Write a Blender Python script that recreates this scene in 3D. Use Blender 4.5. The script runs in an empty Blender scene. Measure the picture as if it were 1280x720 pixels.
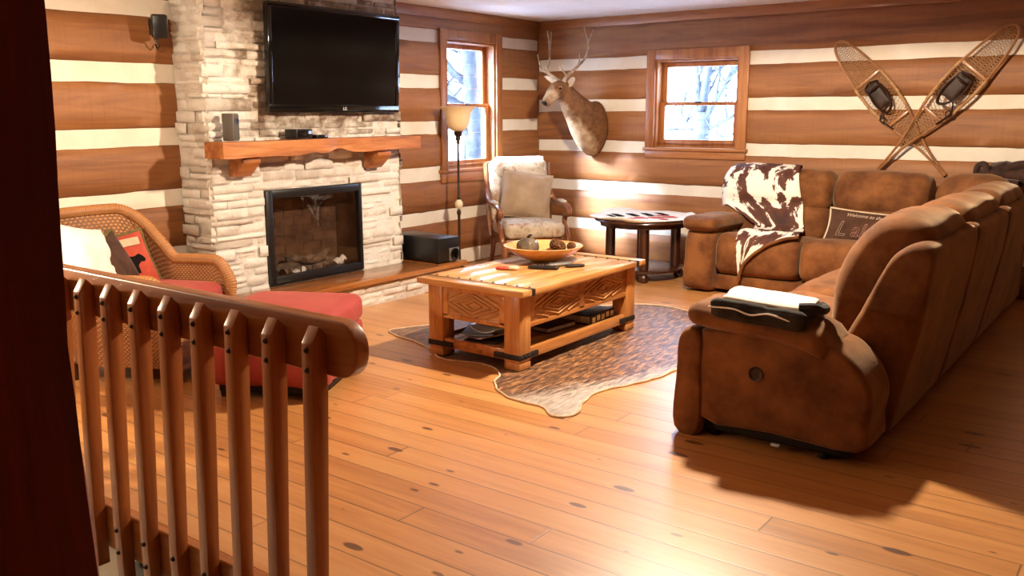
import bpy, bmesh, math, random
from mathutils import Vector, Matrix, noise, Euler
R = random.Random(7)
PI = math.pi
S = bpy.context.scene
COL = S.collection

# ------------------------------------------------------------------ materials
def new_mat(name):
    m = bpy.data.materials.new(name); m.use_nodes = True
    nt = m.node_tree
    return m, nt, nt.nodes['Principled BSDF']

def nd(nt, typ, ins=None, **kw):
    n = nt.nodes.new(typ)
    for k, v in kw.items(): setattr(n, k, v)
    for k, v in (ins or {}).items():
        if hasattr(v, 'is_output'): nt.links.new(v, n.inputs[k])
        else: n.inputs[k].default_value = v
    return n

def mth(nt, op, a, b=None, c=None):
    ins = {0: a}
    if b is not None: ins[1] = b
    if c is not None: ins[2] = c
    return nd(nt, 'ShaderNodeMath', ins, operation=op).outputs[0]

def coords(nt, scale=(1, 1, 1), rot=(0, 0, 0), kind='Object'):
    tc = nd(nt, 'ShaderNodeTexCoord')
    return nd(nt, 'ShaderNodeMapping', {'Vector': tc.outputs[kind], 'Scale': scale, 'Rotation': rot}).outputs[0]

def noise_t(nt, vec, scale=5, detail=4, rough=.55, dist=0):
    return nd(nt, 'ShaderNodeTexNoise', {'Vector': vec, 'Scale': scale, 'Detail': detail, 'Roughness': rough, 'Distortion': dist}).outputs[0]

def ramp(nt, fac, stops):
    n = nd(nt, 'ShaderNodeValToRGB', {'Fac': fac})
    el = n.color_ramp.elements
    while len(el) < len(stops): el.new(.5)
    for e, (p, c) in zip(el, stops):
        e.position = p; e.color = (*c, 1) if len(c) == 3 else c
    return n.outputs[0]

def mixc(nt, fac, a, b, mode='MIX'):
    n = nd(nt, 'ShaderNodeMix', data_type='RGBA', blend_type=mode)
    for k, v in ((0, fac), (6, a), (7, b)):
        if hasattr(v, 'is_output'): nt.links.new(v, n.inputs[k])
        elif k == 0: n.inputs[0].default_value = v
        else: n.inputs[k].default_value = (*v, 1) if len(v) == 3 else v
    return n.outputs[2]

def bump(nt, bs, h, strength=.3, dist=.01):
    b = nd(nt, 'ShaderNodeBump', {'Height': h, 'Strength': strength, 'Distance': dist})
    nt.links.new(b.outputs[0], bs.inputs['Normal'])

def plain(name, col, rough=.5, metal=0, spec=.5, coat=0, sheen=0, emit=0):
    m, nt, b = new_mat(name)
    b.inputs['Base Color'].default_value = (*col, 1)
    b.inputs['Roughness'].default_value = rough
    b.inputs['Metallic'].default_value = metal
    b.inputs['Specular IOR Level'].default_value = spec
    b.inputs['Coat Weight'].default_value = coat
    b.inputs['Sheen Weight'].default_value = sheen
    if emit:
        b.inputs['Emission Color'].default_value = (*col, 1); b.inputs['Emission Strength'].default_value = emit
    return m

def wood(name, dark, mid, light, axis='x', rough=.45, scale=1., coat=0., knots=.5, saw=0., bumpk=.25):
    m, nt, b = new_mat(name)
    s = {'x': (1.2, 14, 14), 'y': (14, 1.2, 14), 'z': (14, 14, 1.2)}[axis]
    s = tuple(k * scale for k in s)
    v = coords(nt, s)
    g = noise_t(nt, v, 1.6, 7, .62, .6)
    v2 = coords(nt, tuple(k * .22 for k in s))
    g2 = noise_t(nt, v2, 1.3, 3, .5, .3)
    f = mth(nt, 'ADD', mth(nt, 'MULTIPLY', g, .62), mth(nt, 'MULTIPLY', g2, .42))
    c = ramp(nt, f, [(.36, dark), (.52, mid), (.68, light)])
    if knots:
        ks = {'x': (.9, 3, 3), 'y': (3, .9, 3), 'z': (3, 3, .9)}[axis]
        kv = coords(nt, tuple(k * scale for k in ks))
        d = nd(nt, 'ShaderNodeTexVoronoi', {'Vector': kv, 'Scale': 1.5}).outputs['Distance']
        k = ramp(nt, d, [(.04, (1, 1, 1)), (.13, (0, 0, 0))])
        c = mixc(nt, mth(nt, 'MULTIPLY', k, knots), c, tuple(q * .25 for q in dark))
    if saw:
        ss = {'x': (30, 1, 1.5), 'y': (1, 30, 1.5), 'z': (1, 1, 30)}[axis]
        w = noise_t(nt, coords(nt, ss), 1.4, 4, .6)
        c = mixc(nt, mth(nt, 'MULTIPLY', ramp(nt, w, [(.5, (0, 0, 0)), (.75, (1, 1, 1))]), saw), c, dark)
    nt.links.new(c, b.inputs['Base Color'])
    b.inputs['Roughness'].default_value = rough
    b.inputs['Coat Weight'].default_value = coat
    b.inputs['Coat Roughness'].default_value = .12
    bump(nt, b, f, bumpk, .006)
    return m

def mottled(name, a, bcol, scale=6, rough=.8, sheen=0., bumpk=.2, bscale=60, detail=5, lo=.35, hi=.65, sheen_tint=(1, 1, 1)):
    m, nt, b = new_mat(name)
    n = noise_t(nt, coords(nt), scale, detail, .6)
    nt.links.new(ramp(nt, n, [(lo, a), (hi, bcol)]), b.inputs['Base Color'])
    b.inputs['Roughness'].default_value = rough
    b.inputs['Sheen Weight'].default_value = sheen
    b.inputs['Sheen Tint'].default_value = (*sheen_tint, 1)
    b.inputs['Sheen Roughness'].default_value = .4
    b.inputs['Specular IOR Level'].default_value = .25
    if bumpk: bump(nt, b, noise_t(nt, coords(nt), bscale, 4, .6), bumpk, .004)
    return m

def floor_mat():
    m, nt, b = new_mat('varnished_pine_boards')
    tc = nd(nt, 'ShaderNodeTexCoord').outputs['Object']
    sp = nd(nt, 'ShaderNodeSeparateXYZ', {0: tc})
    X, Y = sp.outputs[0], sp.outputs[1]
    W = .145
    yy = mth(nt, 'DIVIDE', Y, W)
    idn = mth(nt, 'FLOOR', yy); fy = mth(nt, 'FRACT', yy)
    wn = nd(nt, 'ShaderNodeTexWhiteNoise', {'W': idn}, noise_dimensions='1D')
    xx = mth(nt, 'DIVIDE', mth(nt, 'ADD', X, mth(nt, 'MULTIPLY', wn.outputs[0], 7.)), 3.1)
    idx = mth(nt, 'FLOOR', xx); fx = mth(nt, 'FRACT', xx)
    cmb = nd(nt, 'ShaderNodeCombineXYZ', {0: idn, 1: idx, 2: 0.})
    wn2 = nd(nt, 'ShaderNodeTexWhiteNoise', {'Vector': cmb.outputs[0]}, noise_dimensions='3D')
    tint = wn2.outputs[0]
    gv = nd(nt, 'ShaderNodeCombineXYZ', {0: mth(nt, 'MULTIPLY', X, 1.1), 1: mth(nt, 'MULTIPLY', Y, 17.), 2: mth(nt, 'MULTIPLY', tint, 37.)}).outputs[0]
    g = noise_t(nt, gv, 1.5, 6, .6, .8)
    g2 = noise_t(nt, nd(nt, 'ShaderNodeCombineXYZ', {0: mth(nt, 'MULTIPLY', X, .6), 1: mth(nt, 'MULTIPLY', Y, 3.), 2: mth(nt, 'MULTIPLY', tint, 11.)}).outputs[0], 1.3, 3, .5)
    f = mth(nt, 'ADD', mth(nt, 'MULTIPLY', g, .5), mth(nt, 'ADD', mth(nt, 'MULTIPLY', g2, .35), mth(nt, 'MULTIPLY', tint, .16)))
    c = ramp(nt, f, [(.30, FL[0]), (.5, FL[1]), (.72, FL[2])])
    # knots
    kv = nd(nt, 'ShaderNodeCombineXYZ', {0: mth(nt, 'MULTIPLY', X, 1.15), 1: mth(nt, 'MULTIPLY', Y, 3.), 2: 0.}).outputs[0]
    vo = nd(nt, 'ShaderNodeTexVoronoi', {'Vector': kv, 'Scale': 1.7}, voronoi_dimensions='2D')
    rnd = nd(nt, 'ShaderNodeSeparateColor', {0: vo.outputs['Color']}).outputs[0]
    rad = mth(nt, 'ADD', -.04, mth(nt, 'MULTIPLY', rnd, .15))
    k = ramp(nt, mth(nt, 'SUBTRACT', rad, vo.outputs['Distance']), [(.0, (0, 0, 0)), (.022, (1, 1, 1))])
    c = mixc(nt, mth(nt, 'MULTIPLY', k, .85), c, (.07, .018, .008))
    # gaps
    ed = mth(nt, 'MULTIPLY', mth(nt, 'MINIMUM', fy, mth(nt, 'SUBTRACT', 1., fy)), W)
    ex = mth(nt, 'MULTIPLY', mth(nt, 'MINIMUM', fx, mth(nt, 'SUBTRACT', 1., fx)), 3.1)
    e = mth(nt, 'MINIMUM', ed, ex)
    gap = ramp(nt, mth(nt, 'DIVIDE', e, .0058), [(.35, (1, 1, 1)), (.8, (0, 0, 0))])
    gs = mth(nt, 'ADD', .35, mth(nt, 'MULTIPLY', wn.outputs[0], .5))
    c = mixc(nt, mth(nt, 'MULTIPLY', gap, gs), c, (.045, .014, .006))
    nt.links.new(c, b.inputs['Base Color'])
    b.inputs['Roughness'].default_value = .42
    b.inputs['Specular IOR Level'].default_value = .5
    b.inputs['Coat Weight'].default_value = .75
    b.inputs['Coat Roughness'].default_value = .33
    h = mth(nt, 'ADD', mth(nt, 'MULTIPLY', noise_t(nt, tc, 5, 2, .5), .5), mth(nt, 'MULTIPLY', gap, -.3))
    h = mth(nt, 'ADD', h, mth(nt, 'MULTIPLY', g, .06))
    bump(nt, b, h, .18, .012)
    return m

STAIN = (.18, .72, 1.92, .40)   # local y centre, half width, z centre, half height
def stone_mat(name, a, bb, cc):
    m, nt, b = new_mat(name)
    geo = nd(nt, 'ShaderNodeNewGeometry')
    n = noise_t(nt, coords(nt), 9, 6, .65)
    f = mth(nt, 'ADD', mth(nt, 'MULTIPLY', n, .6), mth(nt, 'MULTIPLY', geo.outputs['Random Per Island'], .4))
    c = ramp(nt, f, [(.3, a), (.5, bb), (.7, cc)])
    # bare tan stone left round the television, whitewash elsewhere
    sp = nd(nt, 'ShaderNodeSeparateXYZ', {0: nd(nt, 'ShaderNodeTexCoord').outputs['Object']})
    dy = mth(nt, 'MAXIMUM', mth(nt, 'SUBTRACT', mth(nt, 'ABSOLUTE', mth(nt, 'ADD', sp.outputs[1], -STAIN[0])), STAIN[1]), 0.)
    dz = mth(nt, 'MAXIMUM', mth(nt, 'SUBTRACT', mth(nt, 'ABSOLUTE', mth(nt, 'ADD', sp.outputs[2], -STAIN[2])), STAIN[3]), 0.)
    dd = mth(nt, 'SQRT', mth(nt, 'ADD', mth(nt, 'MULTIPLY', dy, dy), mth(nt, 'MULTIPLY', dz, dz)))
    dd = mth(nt, 'ADD', dd, mth(nt, 'MULTIPLY', mth(nt, 'SUBTRACT', n, .5), .55))
    c = mixc(nt, ramp(nt, dd, [(.02, (1, 1, 1)), (.24, (0, 0, 0))]), c, ramp(nt, f, [(.36, (.20, .13, .08)), (.5, (.40, .30, .22)), (.62, (.66, .56, .46))]))
    nt.links.new(c, b.inputs['Base Color'])
    b.inputs['Roughness'].default_value = .9
    bump(nt, b, noise_t(nt, coords(nt), 38, 6, .75), .9, .016)
    return m

def hide_rug_mat():
    m, nt, b = new_mat('brindle_cowhide')
    v = coords(nt, (26, 5, 5), (0, 0, -.7))
    g = noise_t(nt, v, 2., 6, .65, .4)
    base = ramp(nt, g, [(.38, (.014, .007, .004)), (.50, (.14, .052, .016)), (.64, (.46, .21, .07))])
    big = noise_t(nt, coords(nt), 1.6, 3, .55, .3)
    # window sheen painted in as a pale tone along the near edge
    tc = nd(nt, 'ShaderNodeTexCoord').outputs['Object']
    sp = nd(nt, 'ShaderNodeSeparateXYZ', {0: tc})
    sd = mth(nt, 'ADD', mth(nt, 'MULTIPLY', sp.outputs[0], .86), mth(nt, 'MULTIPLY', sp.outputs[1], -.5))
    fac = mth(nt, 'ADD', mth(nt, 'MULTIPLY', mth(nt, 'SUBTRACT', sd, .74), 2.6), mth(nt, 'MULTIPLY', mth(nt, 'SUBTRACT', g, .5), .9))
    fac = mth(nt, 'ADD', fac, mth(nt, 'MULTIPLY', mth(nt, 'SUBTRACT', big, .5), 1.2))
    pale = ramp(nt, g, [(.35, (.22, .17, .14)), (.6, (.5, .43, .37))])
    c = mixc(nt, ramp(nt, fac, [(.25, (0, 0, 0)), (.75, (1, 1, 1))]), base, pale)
    nt.links.new(c, b.inputs['Base Color'])
    b.inputs['Roughness'].default_value = .40
    b.inputs['Specular IOR Level'].default_value = .9
    b.inputs['Sheen Weight'].default_value = .15
    bump(nt, b, noise_t(nt, coords(nt, (120, 25, 25), (0, 0, -.7)), 2, 3, .6), .35, .004)
    return m

def cow_throw_mat():
    m, nt, b = new_mat('cow_print')
    uv = nd(nt, 'ShaderNodeTexCoord').outputs['UV']
    n = noise_t(nt, nd(nt, 'ShaderNodeMapping', {'Vector': uv, 'Location': (5.3, 2.2, 0)}).outputs[0], 4.0, 7, .60, .3)
    nt.links.new(ramp(nt, n, [(.475, (.82, .76, .66)), (.492, (.10, .026, .011)), (.66, (.035, .009, .005))]), b.inputs['Base Color'])
    b.inputs['Roughness'].default_value = .75
    bump(nt, b, noise_t(nt, uv, 90, 3, .6), .25, .004)
    return m

def weave_mat(name, dark, light, su, sv):
    m, nt, b = new_mat(name)
    uv = nd(nt, 'ShaderNodeTexCoord').outputs['UV']
    sp = nd(nt, 'ShaderNodeSeparateXYZ', {0: uv})
    u = mth(nt, 'MULTIPLY', sp.outputs[0], su); v = mth(nt, 'MULTIPLY', sp.outputs[1], sv)
    par = mth(nt, 'MULTIPLY', mth(nt, 'MODULO', mth(nt, 'FLOOR', v), 2.), PI)
    w = mth(nt, 'SINE', mth(nt, 'ADD', mth(nt, 'MULTIPLY', u, PI), par))
    r = mth(nt, 'ABSOLUTE', mth(nt, 'SINE', mth(nt, 'MULTIPLY', v, PI)))
    h = mth(nt, 'MULTIPLY', mth(nt, 'ADD', mth(nt, 'MULTIPLY', w, .5), .5), r)
    n = noise_t(nt, coords(nt), 20, 3, .5)
    f = mth(nt, 'ADD', mth(nt, 'MULTIPLY', h, .7), mth(nt, 'MULTIPLY', n, .3))
    nt.links.new(ramp(nt, f, [(.12, dark), (.6, light)]), b.inputs['Base Color'])
    b.inputs['Roughness'].default_value = .5
    bump(nt, b, h, .6, .006)
    return m

def pane_mat():
    m = bpy.data.materials.new('window_glass'); m.use_nodes = True
    nt = m.node_tree; nt.nodes.clear()
    o = nd(nt, 'ShaderNodeOutputMaterial')
    t = nd(nt, 'ShaderNodeBsdfTransparent', {'Color': (.97, .985, 1, 1)})
    g = nd(nt, 'ShaderNodeBsdfGlossy', {'Roughness': .02})
    bf = nd(nt, 'ShaderNodeNewGeometry').outputs['Backfacing']
    ior = mth(nt, 'ADD', 1.45, mth(nt, 'MULTIPLY', bf, 1 / 1.45 - 1.45))
    fr = nd(nt, 'ShaderNodeFresnel', {'IOR': ior})
    x = nd(nt, 'ShaderNodeMixShader', {0: fr.outputs[0], 1: t.outputs[0], 2: g.outputs[0]})
    nt.links.new(x.outputs[0], o.inputs[0])
    return m

FL = [(.36, .135, .034), (.54, .238, .070), (.64, .325, .115)]
M = {}
M['floor'] = floor_mat()
M['log_y'] = wood('hewn_log_wood', (.15, .048, .0135), (.275, .105, .030), (.37, .155, .050), 'y', .6, .55, 0, .55, .28, .5)
M['log_x'] = wood('hewn_log_wood_back', (.15, .048, .0135), (.275, .105, .030), (.37, .155, .050), 'x', .6, .55, 0, .55, .28, .5)
M['dark_log'] = mottled('dark_log', (.03, .009, .004), (.07, .022, .008), 4, .7)  # logs of the unseen walls, kept dark to cut bounced fill light
M['dark_chink'] = mottled('darkened_chinking', (.12, .07, .04), (.18, .11, .07), 4, .9)  # chinking of the unseen walls, darkened for less bounced light
M['chink'] = mottled('chinking', (.74, .66, .54), (.84, .77, .66), 3, .9, 0, .3, 40)
M['ceiling'] = mottled('ceiling_plaster', (.82, .81, .80), (.88, .87, .86), 4, .9, 0, .1, 60)
M['stone'] = stone_mat('stacked_ledgestone', (.58, .50, .42), (.80, .73, .65), (.88, .83, .76))
M['trim_x'] = wood('pine_trim', (.20, .06, .014), (.33, .115, .03), (.44, .18, .055), 'x', .4, .8, .15, .6)
M['trim_y'] = wood('pine_trim_y', (.20, .06, .014), (.33, .115, .03), (.44, .18, .055), 'y', .4, .8, .15, .6)
M['trim_z'] = wood('pine_trim_z', (.20, .06, .014), (.33, .115, .03), (.44, .18, .055), 'z', .4, .8, .15, .6)
M['mantle'] = wood('rough_mantle_beam', (.20, .055, .012), (.42, .14, .033), (.60, .26, .08), 'y', .5, .9, .1, .8, 0, .5)
M['hearth'] = wood('varnished_hearth_board', (.16, .045, .010), (.30, .10, .024), (.45, .19, .06), 'y', .22, .8, .4, .3)
M['pane'] = pane_mat()
M['black'] = plain('black_plastic', (.008, .007, .007), .35)
M['gloss_black'] = plain('gloss_black', (.004, .004, .004), .08)
M['screen'] = plain('tv_screen', (.002, .002, .002), .14, 0, .25)
M['white_logo'] = plain('pale_logo', (.6, .6, .6), .5)
M['grey'] = plain('silver_grey', (.15, .135, .12), .45, .3)
M['iron'] = mottled('black_iron', (.012, .010, .009), (.03, .022, .018), 12, .5, 0, .2, 40)
M['bronze'] = mottled('dark_bronze', (.020, .010, .006), (.06, .028, .014), 10, .4, 0, .2, 40)
M['rail'] = wood('stained_rail_wood', (.20, .055, .012), (.36, .118, .028), (.46, .18, .048), 'x', .35, .8, .25, .2)
M['baluster'] = wood('stained_baluster_wood', (.20, .052, .011), (.33, .10, .023), (.42, .15, .04), 'z', .35, .8, .25, .15)
M['table'] = wood('rustic_table_wood', (.24, .075, .017), (.47, .18, .046), (.62, .30, .10), 'y', .28, 1., .6, .35)
M['table_x'] = wood('rustic_table_wood_x', (.24, .075, .017), (.47, .18, .046), (.62, .30, .10), 'x', .28, 1., .6, .35)
M['table_z'] = wood('rustic_table_wood_z', (.24, .075, .017), (.47, .18, .046), (.62, .30, .10), 'z', .32, 1., .3, .35)
M['tabletop'] = wood('sheen_tabletop_wood', (.33, .13, .035), (.56, .27, .085), (.70, .42, .18), 'y', .28, 1., .6, .35)  # lighter than the table wood, with glossy reflections put into the colour
M['tabletop_x'] = wood('sheen_tabletop_end_wood', (.33, .13, .035), (.56, .27, .085), (.70, .42, .18), 'x', .28, 1., .6, .35)  # end boards carry the same reflection-lightened colour
M['carve'] = wood('carved_panel_wood', (.30, .12, .035), (.46, .21, .07), (.58, .31, .12), 'x', .5, 1., 0, 0)
M['dark_wood'] = wood('dark_stained_wood', (.020, .006, .003), (.045, .013, .006), (.085, .026, .011), 'z', .3, 1., .25, 0)
M['suede'] = mottled('brown_microsuede', (.095, .030, .008), (.23, .088, .026), 5, .85, .3, .25, 50, 6, .36, .66, (1, .75, .5))
M['button'] = plain('dark_release_button', (.03, .012, .008), .5)
M['cow'] = cow_throw_mat()
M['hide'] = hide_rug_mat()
M['hide_edge'] = mottled('hide_underside', (.52, .36, .22), (.72, .56, .40), 10, .8)
M['deer'] = mottled('deer_coat', (.19, .095, .040), (.36, .205, .10), 9, .8, .2, .5, 70)
M['deer_pale'] = mottled('deer_pale_coat', (.42, .29, .17), (.66, .51, .35), 9, .85, .2, .4, 70)
M['antler'] = mottled('antler_bone', (.20, .12, .07), (.50, .37, .25), 14, .5, 0, .4, 50)
M['glass_eye'] = plain('glass_eye', (.006, .004, .003), .05)
M['bentwood'] = wood('bent_ash_frame', (.16, .055, .016), (.30, .125, .040), (.42, .20, .08), 'z', .4, .7, .2, 0)
M['rawhide'] = mottled('rawhide_lacing', (.30, .15, .06), (.48, .28, .13), 20, .6)
M['leather'] = mottled('dark_leather', (.012, .005, .003), (.04, .015, .008), 12, .5, 0, .3, 40)
def floral():
    m, nt, b = new_mat('pale_floral_upholstery')
    n = noise_t(nt, coords(nt), 7, 5, .6); n2 = noise_t(nt, coords(nt), 11, 3, .5, 1.2)
    c = ramp(nt, n, [(.35, (.40, .31, .22)), (.65, (.58, .48, .37))])
    c = mixc(nt, ramp(nt, n2, [(.56, (0, 0, 0)), (.64, (.75, .75, .75))]), c, (.33, .14, .075))
    c = mixc(nt, ramp(nt, n2, [(.33, (.6, .6, .6)), (.40, (0, 0, 0))]), c, (.22, .19, .10))
    nt.links.new(c, b.inputs['Base Color']); b.inputs['Roughness'].default_value = .85
    bump(nt, b, noise_t(nt, coords(nt), 60, 4, .6), .25, .004); return m
M['tapestry'] = floral()
M['cushion_tan'] = mottled('taupe_cushion', (.30, .20, .12), (.42, .30, .20), 5, .8, .3, .2, 60)
M['chair_wood'] = wood('carved_chair_wood', (.09, .028, .009), (.19, .062, .020), (.32, .12, .045), 'z', .3, 1., .3, 0)
M['wicker'] = weave_mat('woven_wicker', (.15, .05, .013), (.44, .19, .058), 84, 40)
M['wicker_rim'] = weave_mat('wrapped_wicker_rim', (.30, .12, .034), (.48, .21, .066), 130, 1)
M['red'] = mottled('red_upholstery', (.30, .040, .032), (.38, .062, .050), 5, .8, .25, .15, 80, 4, .3, .7, (1, .5, .4))
M['red_pillow'] = mottled('red_pillow_weave', (.38, .045, .024), (.52, .085, .045), 8, .85, .2, .3, 80)
M['olive'] = mottled('olive_piping', (.10, .075, .022), (.19, .14, .05), 12, .85, 0, .2, 80)
M['print_dark'] = plain('dark_print', (.009, .006, .005), .9, 0, .1)
M['print_cream'] = mottled('cream_print', (.50, .38, .24), (.66, .53, .37), 8, .85)
M['white_cloth'] = mottled('white_cloth', (.76, .72, .66), (.86, .82, .76), 4, .85, .2, .2, 50)
M['amber_glass'] = plain('amber_glass_shade', (.80, .60, .34), .4)
M['bowl'] = wood('turned_bowl_wood', (.38, .16, .045), (.56, .28, .09), (.68, .40, .17), 'x', .35, 2., .2, .2)
M['pinecone'] = mottled('pinecone', (.07, .028, .012), (.20, .09, .04), 25, .8)
M['gourd'] = mottled('dark_gourd', (.035, .030, .026), (.20, .15, .10), 5, .25, 0, .1, 20)
M['paper'] = mottled('printed_paper', (.55, .52, .50), (.80, .78, .75), 9, .6)
M['paper_blue'] = plain('blue_grey_paper', (.30, .36, .48), .5)
M['book'] = plain('dark_book_cover', (.022, .014, .012), .45)
M['thread'] = plain('cream_thread', (.46, .33, .25), .7)
M['thread_pink'] = plain('pink_thread', (.42, .20, .16), .7)
M['pillow_brown'] = mottled('dark_brown_canvas', (.045, .018, .009), (.085, .036, .018), 10, .85, .1, .3, 80)
M['post'] = wood('dark_hewn_post', (.10, .008, .004), (.20, .014, .008), (.30, .03, .013), 'z', .65, .6, 0, .2, .3, .5)
M['brick'] = mottled('firebrick', (.05, .020, .010), (.11, .05, .024), 8, .9, 0, .5, 30)
M['soot'] = mottled('sooty_metal', (.010, .007, .006), (.028, .018, .013), 10, .6, 0, .3, 30)
M['char'] = mottled('charred_log', (.022, .012, .008), (.15, .085, .05), 14, .85, 0, .6, 30)
M['ash'] = mottled('pale_ember', (.40, .33, .27), (.62, .54, .46), 16, .9)
M['snow'] = plain('snow', (.80, .84, .90), .9)
M['bark'] = mottled('frosted_bark', (.030, .034, .043), (.06, .066, .078), 12, .9, 0, .4, 30)
M['bark_pale'] = mottled('snowy_bark', (.018, .021, .026), (.042, .047, .055), 8, .9, 0, .4, 30)
M['blackcloth'] = mottled('dark_throw_lining', (.008, .006, .005), (.035, .027, .022), 14, .85, .1, .3, 60)
M['dark_throw'] = mottled('dark_brown_throw', (.018, .008, .005), (.06, .024, .014), 7, .8, .3, .3, 40)
M['ivory'] = plain('pale_painted_wall', (.78, .72, .62), .85)
M['wrap_red'] = plain('red_wrapper', (.42, .06, .03), .5)
M['knob_cream'] = plain('cream_ceramic', (.75, .62, .42), .3)
M['red_print'] = plain('red_print', (.55, .07, .06), .8)

# ------------------------------------------------------------------ mesh builder
def V(*a): return Vector(a)
def nz(p, s=1., seed=0.): return noise.noise(Vector(p) * s + Vector((seed * 7.13, seed * 3.7, seed * 1.9)))

class MB:
    def __init__(self): self.v = []; self.f = []; self.m = []; self.uv = {}
    def add(self, vs, fs, mi=0, T=None, uv=None):
        o = len(self.v)
        for i, p in enumerate(vs):
            p = Vector(p); self.v.append(T @ p if T is not None else p)
            if uv: self.uv[o + i] = uv[i]
        for k, f in enumerate(fs):
            self.f.append(tuple(i + o for i in f)); self.m.append(mi)
        return self
    def bm(self, b, mi=0, T=None):
        b.verts.ensure_lookup_table(); b.verts.index_update()
        self.add([v.co.copy() for v in b.verts], [[v.index for v in f.verts] for f in b.faces], mi, T)
        b.free(); return self
    def box(self, p0, p1, bev=0., mi=0, T=None, seg=2):
        b = bmesh.new(); bmesh.ops.create_cube(b, size=1)
        p0, p1 = Vector(p0), Vector(p1); c = (p0 + p1) / 2; s = p1 - p0
        for v in b.verts: v.co = Vector((v.co[i] * s[i] + c[i] for i in range(3)))
        if bev > 0:
            bmesh.ops.bevel(b, geom=list(b.edges), offset=min(bev, min(abs(x) for x in s) * .45), segments=seg, profile=.5, affect='EDGES')
        return self.bm(b, mi, T)
    def prism(self, poly, axis, a0, a1, bev=0., mi=0, T=None, seg=2):
        b = bmesh.new()
        def P(q, a):
            return {'x': (a, q[0], q[1]), 'y': (q[0], a, q[1]), 'z': (q[0], q[1], a)}[axis]
        lo = [b.verts.new(P(q, a0)) for q in poly]; hi = [b.verts.new(P(q, a1)) for q in poly]
        n = len(poly); b.faces.new(lo); b.faces.new(hi)
        for i in range(n): b.faces.new((lo[i], lo[(i + 1) % n], hi[(i + 1) % n], hi[i]))
        bmesh.ops.recalc_face_normals(b, faces=b.faces)
        if bev > 0:
            es = [e for e in b.edges if len(e.link_faces) == 2 and e.calc_face_angle(0) > .5]
            bmesh.ops.bevel(b, geom=es, offset=bev, segments=seg, profile=.5, affect='EDGES')
        return self.bm(b, mi, T)
    def tube(self, pts, r, n=8, mi=0, closed=False, T=None, flat=1., up=None):
        pts = [Vector(p) for p in pts]; N = len(pts)
        rs = r if isinstance(r, (list, tuple)) else [r] * N
        vs = []; fs = []; pu = None
        for i, p in enumerate(pts):
            if closed: t = pts[(i + 1) % N] - pts[i - 1]
            else: t = pts[min(i + 1, N - 1)] - pts[max(i - 1, 0)]
            t = t.normalized() if t.length > 1e-9 else Vector((0, 0, 1))
            if up is not None: u = Vector(up)
            elif pu is None: u = Vector((0, 0, 1)) if abs(t.z) < .9 else Vector((1, 0, 0))
            else: u = pu
            u = (u - t * u.dot(t)); u = u.normalized() if u.length > 1e-6 else t.orthogonal().normalized()
            pu = u; w = t.cross(u)
            for k in range(n):
                a = 2 * PI * k / n
                vs.append(p + (u * math.sin(a) * flat + w * math.cos(a)) * rs[i])
        for i in range(N if closed else N - 1):
            j = (i + 1) % N
            for k in range(n):
                q = (k + 1) % n
                fs.append((i * n + k, i * n + q, j * n + q, j * n + k))
        if not closed:
            fs.append(tuple(range(n))[::-1]); fs.append(tuple((N - 1) * n + k for k in range(n)))
        ln = [0]
        for i in range(1, N): ln.append(ln[-1] + (pts[i] - pts[i - 1]).length)
        uv = [(ln[i], k / n) for i in range(N) for k in range(n)]
        return self.add(vs, fs, mi, T, uv)
    def lathe(self, prof, c=(0, 0, 0), n=32, mi=0, T=None, sx=1., sy=1.):
        vs = []; fs = []; c = Vector(c)
        for (r, z) in prof:
            for k in range(n):
                a = 2 * PI * k / n; vs.append(c + Vector((r * math.cos(a) * sx, r * math.sin(a) * sy, z)))
        for i in range(len(prof) - 1):
            for k in range(n):
                q = (k + 1) % n; fs.append((i * n + k, i * n + q, (i + 1) * n + q, (i + 1) * n + k))
        if prof[0][0] > 1e-4: fs.append(tuple(range(n))[::-1])
        if prof[-1][0] > 1e-4: fs.append(tuple((len(prof) - 1) * n + k for k in range(n)))
        return self.add(vs, fs, mi, T)
    def grid(self, fn, nu, nv, mi=0, T=None, cu=False, uvs=(1, 1)):
        vs = []; uv = []; fs = []
        U = nu if cu else nu + 1
        for i in range(U):
            for j in range(nv + 1):
                vs.append(Vector(fn(i / nu, j / nv))); uv.append((i / nu * uvs[0], j / nv * uvs[1]))
        for i in range(nu):
            for j in range(nv):
                a = i * (nv + 1) + j; b = ((i + 1) % U) * (nv + 1) + j
                fs.append((a, b, b + 1, a + 1))
        return self.add(vs, fs, mi, T, uv)
    def soft(self, size, c=(0, 0, 0), r=.05, puff=(.02, .02, .02), wr=.006, ws=7, rot=None, n=9, mi=0, seed=0, fn=None, T=None):
        """an upholstered block: rounded box, puffed faces, wrinkles"""
        b = bmesh.new(); bmesh.ops.create_cube(b, size=2)
        bmesh.ops.subdivide_edges(b, edges=list(b.edges), cuts=n, use_grid_fill=True)
        h = Vector(size) / 2; r = min(r, min(h) * .98)
        Rm = Euler(rot).to_matrix() if rot else Matrix.Identity(3)
        for v in b.verts:
            u = v.co.copy()
            for i in range(3): u[i] = math.sin(u[i] * PI / 2) * .35 + u[i] * .65
            p = Vector((u[i] * h[i] for i in range(3)))
            q = Vector((max(-(h[i] - r), min(h[i] - r, p[i])) for i in range(3)))
            d = p - q
            if d.length > 1e-9: p = q + d.normalized() * r
            for i in range(3):
                j, k = (i + 1) % 3, (i + 2) % 3
                w = (1 - u[j] ** 2) * (1 - u[k] ** 2)
                p[i] += u[i] * puff[i] * w
            if fn: p = Vector(fn(p, u))
            if wr:
                dn = p.normalized() if p.length > 1e-6 else Vector((0, 0, 1))
                p += dn * (nz(p, ws, seed) * wr + nz(p, ws * 2.7, seed + 3) * wr * .4)
            v.co = Rm @ p + Vector(c)
        return self.bm(b, mi, T)
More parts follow.
